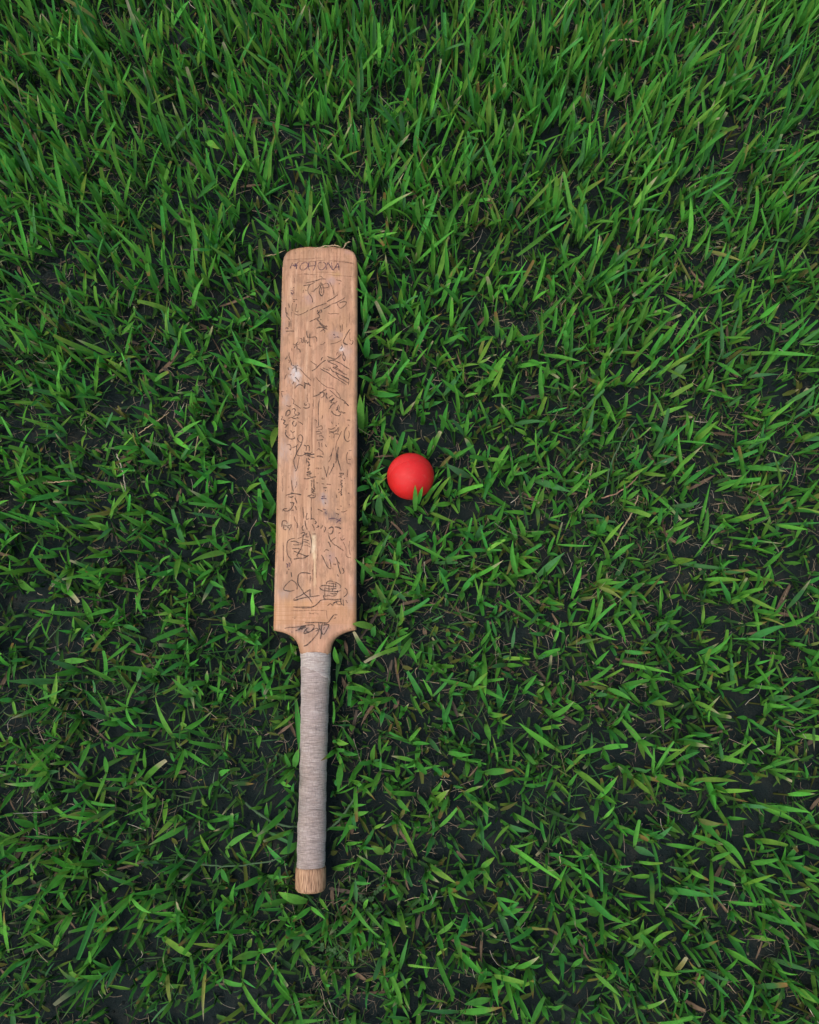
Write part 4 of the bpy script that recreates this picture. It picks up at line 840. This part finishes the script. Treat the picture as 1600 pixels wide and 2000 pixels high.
def tubes(P, rad, cols, nside=3):
    """P (n,k,3) centre lines, rad (n,k), cols (n,3)"""
    n, k = P.shape[:2]
    t = np.gradient(P, axis=1)
    t /= np.maximum(np.linalg.norm(t, axis=-1, keepdims=True), 1e-9)
    ref = np.where(np.abs(t[..., 2:3]) > .9, np.array([1.0, 0, 0]), np.array([0, 0, 1.0]))
    a = np.cross(t, ref); a /= np.maximum(np.linalg.norm(a, axis=-1, keepdims=True), 1e-9)
    b = np.cross(t, a)
    th = np.arange(nside) / nside * 2 * math.pi
    V = P[:, :, None] + rad[:, :, None, None] * (a[:, :, None] * np.cos(th)[None, None, :, None] + b[:, :, None] * np.sin(th)[None, None, :, None])
    i = np.arange(k - 1)[:, None] * nside; j = np.arange(nside)[None]; jn = (j + 1) % nside
    q = np.stack([i + j, i + jn, i + nside + jn, i + nside + j], -1).reshape(-1, 4)
    Q = (np.arange(n)[:, None, None] * (k * nside) + q[None]).reshape(-1, 4)
    C = np.ones((n, k * nside, 4)); C[..., :3] = cols[:, None]
    U = np.zeros((n, k * nside, 2)); U[..., 0] = .6
    return V.reshape(-1, 3), Q, C.reshape(-1, 4), U.reshape(-1, 2)


X0, X1, Y0, Y1 = -0.98, 0.98, -0.75, 1.55
AREA = (X1 - X0) * (Y1 - Y0)


def scatter(density, rng, fn=None, even=False):
    n = int(density * AREA)
    x = rng.uniform(X0, X1, n); y = rng.uniform(Y0, Y1, n)
    if even:                                              # spread evenly: one per jittered cell
        c = 1 / math.sqrt(density)
        x, y = np.meshgrid(np.arange(X0, X1, c), np.arange(Y0, Y1, c))
        x = x.ravel() + rng.uniform(-.8, .8, x.size) * c; y = y.ravel() + rng.uniform(-.8, .8, y.size) * c
    if fn is not None:
        k = rng.random(len(x)) < fn(x, y)
        x, y = x[k], y[k]
    p = np.stack([x, y, ground_height(x, y)], 1)
    inb = hits_bat(p, -0.004)
    inball = ((p[:, :2] - BALL_C[:2]) ** 2).sum(-1) < .022 ** 2
    return p[~(inb | inball)]


def lushness(x, y):
    g = 0.62 * vnoise(x, y, .16, 51) + .38 * vnoise(x, y, .055, 52)
    bare = np.exp(-(((x - .30) / .17) ** 2 + ((y - .22) / .14) ** 2) ** 1.2) * .35      # thin worn patch
    return np.clip(.62 + .55 * (g - .35), .50, 1) * (1 - .45 * bare) * np.clip(.47 + .20 * (y + .1), .42, .62)


rng = np.random.default_rng(7)
parts = []
# main tufts: a short sheath carrying one to four broad leaves
tb = scatter(TUFT_D, rng, lushness, even=True)
nt = len(tb)
far = np.clip((tb[:, 1] - .35) / .6, 0, 1)
sh = rng.gamma(2.2, .0085, nt).clip(.003, .05) * (1 + .35 * far)
saz = rng.uniform(0, 2 * math.pi, nt); sti = np.abs(rng.normal(0, .45, nt)).clip(0, 1.0)
stop = tb + np.stack([np.sin(sti) * np.cos(saz), np.sin(sti) * np.sin(saz), np.cos(sti)], 1) * sh[:, None]
bad_stop = hits_bat(stop, .002) | hits_ball(stop, .002)
stop[bad_stop] = tb[bad_stop] + [0, 0, .004]
kk = np.linspace(0, 1, 4)[None, :, None]
SP = tb[:, None] * (1 - kk) + stop[:, None] * kk
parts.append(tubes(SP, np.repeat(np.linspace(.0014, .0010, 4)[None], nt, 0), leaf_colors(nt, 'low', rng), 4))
nl = rng.choice([1, 2, 3, 4], nt, p=[.34, .40, .20, .06])
own = np.repeat(np.arange(nt), nl)
n = len(own)
first = np.concatenate([[True], own[1:] != own[:-1]])
order = np.arange(n) - np.repeat(np.where(first)[0], nl)
az = np.repeat(rng.uniform(0, 2 * math.pi, nt), nl) + order * rng.choice([math.pi * .55, math.pi, 2.2], n) + rng.normal(0, .5, n)
t0 = np.abs(rng.normal(.36, .31, n)).clip(.03, 1.25)
bend = rng.normal(.14, .18, n).clip(-.25, .8)
L = rng.lognormal(math.log(.041), .33, n).clip(.014, .078) * (1 + .38 * far[own])
t0 = t0 * (1 - .25 * far[own])
W = rng.normal(.0058, .0013, n).clip(.0028, .0092) * np.clip(L / .041, .65, 1.06)
parts.append(build_leaves('grass', stop[own] - [0, 0, .0015], az, t0, bend, L, W, rng, 'main', .24))
V, Q, C, U = join(parts)
grass = link('grass', mesh_quads('grass', V, Q, colors=C, uvs=U), M_LEAF)
tag(grass, 'broad green grass leaves growing all over the dark soil', 'grass', kind='stuff')

# small low leaves under the main growth
rng = np.random.default_rng(8)
lb = scatter(LOW_D, rng, lambda x, y: .35 + .65 * vnoise(x, y, .09, 61))
n = len(lb)
lb[:, 2] += rng.uniform(0, .010, n)
L = rng.lognormal(math.log(.020), .40, n).clip(.008, .05); W = rng.normal(.0040, .0014, n).clip(.0014, .0075)
parts = [build_leaves('low', lb, rng.uniform(0, 2 * math.pi, n), np.abs(rng.normal(1.0, .35, n)).clip(.1, 1.45), rng.normal(.2, .3, n), L, W, rng, 'low', .25, 0)]
fb = scatter(FINE_D, rng, lambda x, y: np.clip((vnoise(x, y, .10, 63) - .50) * 4, .03, 1))
n = len(fb)
L = rng.lognormal(math.log(.035), .35, n).clip(.012, .08); W = rng.normal(.0016, .0004, n).clip(.0008, .0028)
parts.append(build_leaves('fine', fb, rng.uniform(0, 2 * math.pi, n), np.abs(rng.normal(.65, .4, n)).clip(.05, 1.4), rng.normal(.4, .4, n), L, W, rng, 'fine', .05, 0))
V, Q, C, U = join(parts)
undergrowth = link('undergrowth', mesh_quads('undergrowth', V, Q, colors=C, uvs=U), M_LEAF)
tag(undergrowth, 'small dim leaves and fine grass low between the broad blades', 'undergrowth', kind='stuff')

# crumbs of earth
rng = np.random.default_rng(13)
cb = scatter(5200, rng, lambda x, y: .3 + .7 * vnoise(x, y, .06, 65))
n = len(cb)
octa = np.array([[1, 0, 0], [0, 1, 0], [-1, 0, 0], [0, -1, 0], [0, 0, 1.0], [0, 0, -1]])
rad = rng.lognormal(math.log(.0014), .5, n).clip(.0006, .0045)
ra = rng.uniform(0, 6.28, n)
jit = octa[None] * rng.uniform(.55, 1.25, (n, 6, 1)) * rad[:, None, None]
jit = np.stack([jit[..., 0] * np.cos(ra)[:, None] - jit[..., 1] * np.sin(ra)[:, None], jit[..., 0] * np.sin(ra)[:, None] + jit[..., 1] * np.cos(ra)[:, None], jit[..., 2] * .7], -1)
cvv = (cb[:, None] + jit).reshape(-1, 3)
ft = np.array([[0, 1, 4], [1, 2, 4], [2, 3, 4], [3, 0, 4], [1, 0, 5], [2, 1, 5], [3, 2, 5], [0, 3, 5]])
crumbs = link('soil_crumbs', mesh_quads('soil_crumbs', cvv, np.zeros((0, 4)), smooth=False, tris=(np.arange(n)[:, None, None] * 6 + ft[None]).reshape(-1, 3)), M_SOIL)
tag(crumbs, 'small dark crumbs of earth lying between the grass', 'soil crumbs', kind='stuff')

# dead straw and root litter
rng = np.random.default_rng(9)


def litter(density, llo, lmed, lhi, rlo, rhi, zhi, pal, seed, k=6, fn=None):
    b = scatter(density, rng, fn)
    n = len(b)
    L = rng.lognormal(math.log(lmed), .5, n).clip(llo, lhi)
    az = rng.uniform(0, 2 * math.pi, n); cur = rng.normal(0, .55, n); el = rng.normal(.10, .42, n)
    s = np.linspace(0, 1, k)[None]
    a = az[:, None] + cur[:, None] * s + .6 * np.sin(s * 6 + az[:, None] * 9) * (rng.random(n) ** 4)[:, None]
    e = el[:, None] + rng.normal(0, .3, n)[:, None] * s
    d = np.stack([np.cos(a) * np.cos(e), np.sin(a) * np.cos(e), np.sin(e)], -1)
    P = np.cumsum(d, 1) * (L[:, None, None] / k) + b[:, None]
    P[..., 2] += rng.uniform(.001, zhi, n)[:, None]
    P[..., 2] = np.maximum(P[..., 2], .0015)
    bad = (hits_bat(P, .001) & (P[..., 2] > .012)).any(1) | hits_ball(P, .002).any(1)
    P = P[~bad]; n = len(P)
    r = rng.uniform(rlo, rhi, n)[:, None] * np.linspace(1, .55, k)[None]
    pp = np.array([q[1] for q in pal]); pp /= pp.sum()
    c = np.array([lin(q[0]) for q in pal])[rng.choice(len(pal), n, p=pp)] * np.exp(rng.normal(0, .25, (n, 1)))
    return tubes(P, r, c, 3)


BROWN = [((104, 96, 82), .30), ((128, 118, 102), .25), ((86, 96, 88), .25), ((148, 134, 114), .20)]
PALE = [((186, 168, 142), .5), ((170, 150, 136), .3), ((200, 192, 178), .2)]
patch = lambda x, y: np.clip(.25 + 1.3 * (vnoise(x, y, .08, 71) - .25) + np.exp(-(((x - .30) / .2) ** 2 + ((y - .22) / .2) ** 2)) * .4, .1, 1)
parts = [litter(STRAW_D, .005, .015, .05, .00020, .00055, .012, BROWN, 1, fn=patch),
         litter(PALE_D, .008, .020, .06, .00025, .0006, .026, PALE, 2, fn=patch)]
V, Q, C, U = join(parts)
dead = link('dead_grass', mesh_quads('dead_grass', V, Q, colors=C), M_STRAW)
tag(dead, 'tangle of dry brown straw and roots on the soil', 'straw', kind='stuff')

# brown withered leaves
rng = np.random.default_rng(10)
wb = scatter(WITHER_D, rng, patch)
n = len(wb)
wb[:, 2] += rng.uniform(.001, .012, n)
v, q, c, u = build_leaves('withered', wb, rng.uniform(0, 2 * math.pi, n), rng.normal(1.35, .18, n).clip(.6, 1.5), rng.normal(.05, .2, n), rng.lognormal(math.log(.024), .4, n).clip(.008, .055), rng.uniform(.0020, .0062, n), rng, 'low', .3, 0)
wp = np.array([lin(x) for x in ((96, 80, 66), (118, 100, 84), (84, 76, 68), (128, 108, 88))])
c[:, :3] = np.repeat(wp[rng.integers(0, 4, len(v) // ((NSEG + 1) * 3))] * 1.0, (NSEG + 1) * 3, 0)
withered = link('withered_leaves', mesh_quads('withered_leaves', v, q, colors=c, uvs=u), M_STRAW)
tag(withered, 'flat brown withered grass leaves scattered on the soil', 'dead leaves', kind='stuff')


# ------------------------------------------------------------------ single tufts, straws and runners one can point to
def hero_leaf(b, t, w_mm, arch, rng, col):
    b = np.array(b); t = np.array(t)
    s = S[:, None]
    d = t - b
    hd = np.array([d[0], d[1], 0]); hd /= max(np.linalg.norm(hd), 1e-6)
    mid = b * (1 - s) + t * s + np.array([0, 0, 1.0]) * arch * 4 * s * (1 - s)
    tan = np.gradient(mid, axis=0); tan /= np.linalg.norm(tan, axis=1)[:, None]
    side = np.cross(tan, np.array([0, 0, 1.0]) + hd * .01)
    side /= np.linalg.norm(side, axis=1)[:, None]
    tw = rng.normal(0, .35)
    nn = np.cross(side, tan)
    side = side * math.cos(tw) + nn * math.sin(tw); nn = np.cross(side, tan)
    prof = np.clip(.5 + 1.5 * S, 0, 1) * np.clip(1 - np.clip((S - .32) / .68, 0, 1) ** 2.3, .03, 1)
    w = w_mm * .5e-3 * prof
    f = rng.uniform(.2, .6)
    G = np.stack([mid + side * w[:, None] + nn * (w * f * .5)[:, None], mid - nn * (w * f * .5)[:, None], mid - side * w[:, None] + nn * (w * f * .5)[:, None]], 1)
    k = (np.arange(NSEG)[:, None] * 3 + np.arange(2)[None]).ravel()
    q = np.stack([k, k + 1, k + 4, k + 3], 1)
    c = np.ones((NSEG + 1, 3, 4)); c[..., :3] = col
    ty = np.clip((S - .8) / .2, 0, 1)[:, None, None] * .5
    c[..., :3] = c[..., :3] * (1 - ty) + lin((150, 140, 70)) * ty
    uv = np.zeros((NSEG + 1, 3, 2)); uv[..., 0] = [-1, 0, 1]; uv[..., 1] = S[:, None] * 6
    return G.reshape(-1, 3), q, c.reshape(-1, 4), uv.reshape(-1, 2)


rng = np.random.default_rng(11)
for label, leaves in TUFTS:
    bx = np.mean([l[0][0] for l in leaves]); by = np.mean([l[0][1] for l in leaves])
    root = bpy.data.objects.new('grass_tuft', None)
    COL.objects.link(root)
    root.location = (bx, by, 0); root.empty_display_size = .02
    tag(root, label, 'grass tuft', 'grass tufts that stand out')
    for b_, t_, w_, a_ in leaves:
        col = leaf_colors(1, 'main', rng)[0]
        if 'bluish' in label: col = lin((112, 158, 104))
        v, q, c, u = hero_leaf(b_, t_, w_, a_, rng, col)
        v = v - np.array([bx, by, 0])
        link('leaf', mesh_quads('leaf', v, q, colors=c, uvs=u), M_LEAF, root)
    # the short sheaths down to the soil
    PP = np.array([[np.array(l[0]) * (1 - k) + np.array([l[0][0] * .7 + bx * .3, l[0][1] * .7 + by * .3, -.003]) * k for k in np.linspace(0, 1, 4)] for l in leaves]) - np.array([bx, by, 0])
    for P in PP[:, None]:
        v, q, c, u = tubes(P, np.full(P.shape[:2], .0012), leaf_colors(1, 'low', rng), 5)
        link('stem', mesh_quads('stem', v, q, colors=c, uvs=u), M_LEAF, root)

for label, name, w_mm, pts in STEMS:
    p = np.array(pts)
    n = 24
    t = np.linspace(0, len(p) - 1, n)
    P = np.stack([np.interp(t, np.arange(len(p)), p[:, k]) for k in range(3)], 1)
    for _ in range(3):
        P[1:-1] = (P[:-2] + 2 * P[1:-1] + P[2:]) / 4
    P += rng.normal(0, .0004, P.shape)
    b0 = P.mean(0)
    r = w_mm * .5e-3 * np.interp(np.linspace(0, 1, n), [0, .1, .8, 1], [.7, 1, .9, .5]) * rng.uniform(.88, 1.12, n)
    col = lin((196, 172, 138)) if name == 'dry_stem' else lin((98, 128, 96))
    if 'pinkish' in label: col = lin((176, 138, 118))
    if 'white' in label: col = lin((206, 196, 176))
    v, q, c, u = tubes((P - [b0[0], b0[1], 0])[None], r[None], col[None], 8)
    o = link(name, mesh_quads(name, v, q, colors=c, uvs=u), M_STRAW if name == 'dry_stem' else M_LEAF)
    o.location = (b0[0], b0[1], 0)
    tag(o, label, 'dry stem' if name == 'dry_stem' else 'runner', 'single dry stems on the lawn' if name == 'dry_stem' else 'runner stems on the lawn')

CLOVER_LABELS = ['clump of tiny round clover leaves just right of the butt end', 'clump of tiny clover leaves below right of the butt end',
                 'upper clump of tiny clover leaves in tall grass right of centre', 'lower clump of tiny clover leaves in tall grass right of centre',
                 'sparse tiny clover leaves in dark soil well below the handle', 'tiny clover leaves in grass at the upper right', 'tiny clover leaves in grass above and right of the bat toe']
rng = np.random.default_rng(12)
for (cx, cy), label in zip(CLOVER_SPOTS, CLOVER_LABELS):
    V, Q, T, C = [], [], [], []
    off = 0
    sP = []
    for k in range(13):
        px, py = rng.normal(0, .011, 2)
        h = rng.uniform(.008, .022)
        sP.append(np.array([[px * .4, py * .4, 0], [px * .7, py * .7, h * .6], [px, py, h - .0003]]))
        a0 = rng.uniform(0, 6.28)
        for j in range(3):
            aa = a0 + j * 2.094
            R = rng.uniform(.0015, .0026)
            m = 9
            th = np.linspace(0, 2 * math.pi, m, endpoint=False)
            rr = R * (1 - .28 * np.exp(-(th / .5) ** 2) - .28 * np.exp(-((th - 2 * math.pi) / .5) ** 2))
            lx = R * 1.05 + rr * np.cos(th); ly = rr * np.sin(th)
            tilt = rng.normal(.1, .2)
            pts = np.stack([px + lx * np.cos(aa) - ly * np.sin(aa), py + lx * np.sin(aa) + ly * np.cos(aa), h + lx * tilt], 1)
            cpt = pts.mean(0) - [0, 0, .0004]
            V.append(np.vstack([cpt, pts]))
            T.append(np.array([[off, off + 1 + i, off + 1 + (i + 1) % m] for i in range(m)]))
            cl = np.ones((m + 1, 4)); cl[:, :3] = lin((74, 112, 70)) * math.exp(rng.normal(0, .2)); cl[0, :3] = lin((100, 134, 96))
            C.append(cl)
            off += m + 1
    root = bpy.data.objects.new('clover_plant', None)
    COL.objects.link(root)
    root.location = (cx, cy, float(ground_height(np.array(cx), np.array(cy))))
    tag(root, label, 'clover', 'tiny clover plants')
    uv = np.full((off, 2), .6)
    o = link('foliage', mesh_quads('foliage', np.vstack(V), np.zeros((0, 4)), colors=np.vstack(C), uvs=uv, tris=np.vstack(T)), M_LEAF, root)
    v, q, c, u = tubes(np.array(sP), np.full((13, 3), .0004), np.repeat(lin((90, 120, 80))[None], 13, 0), 4)
    link('stem', mesh_quads('stem', v, q, colors=c, uvs=u), M_LEAF, root)
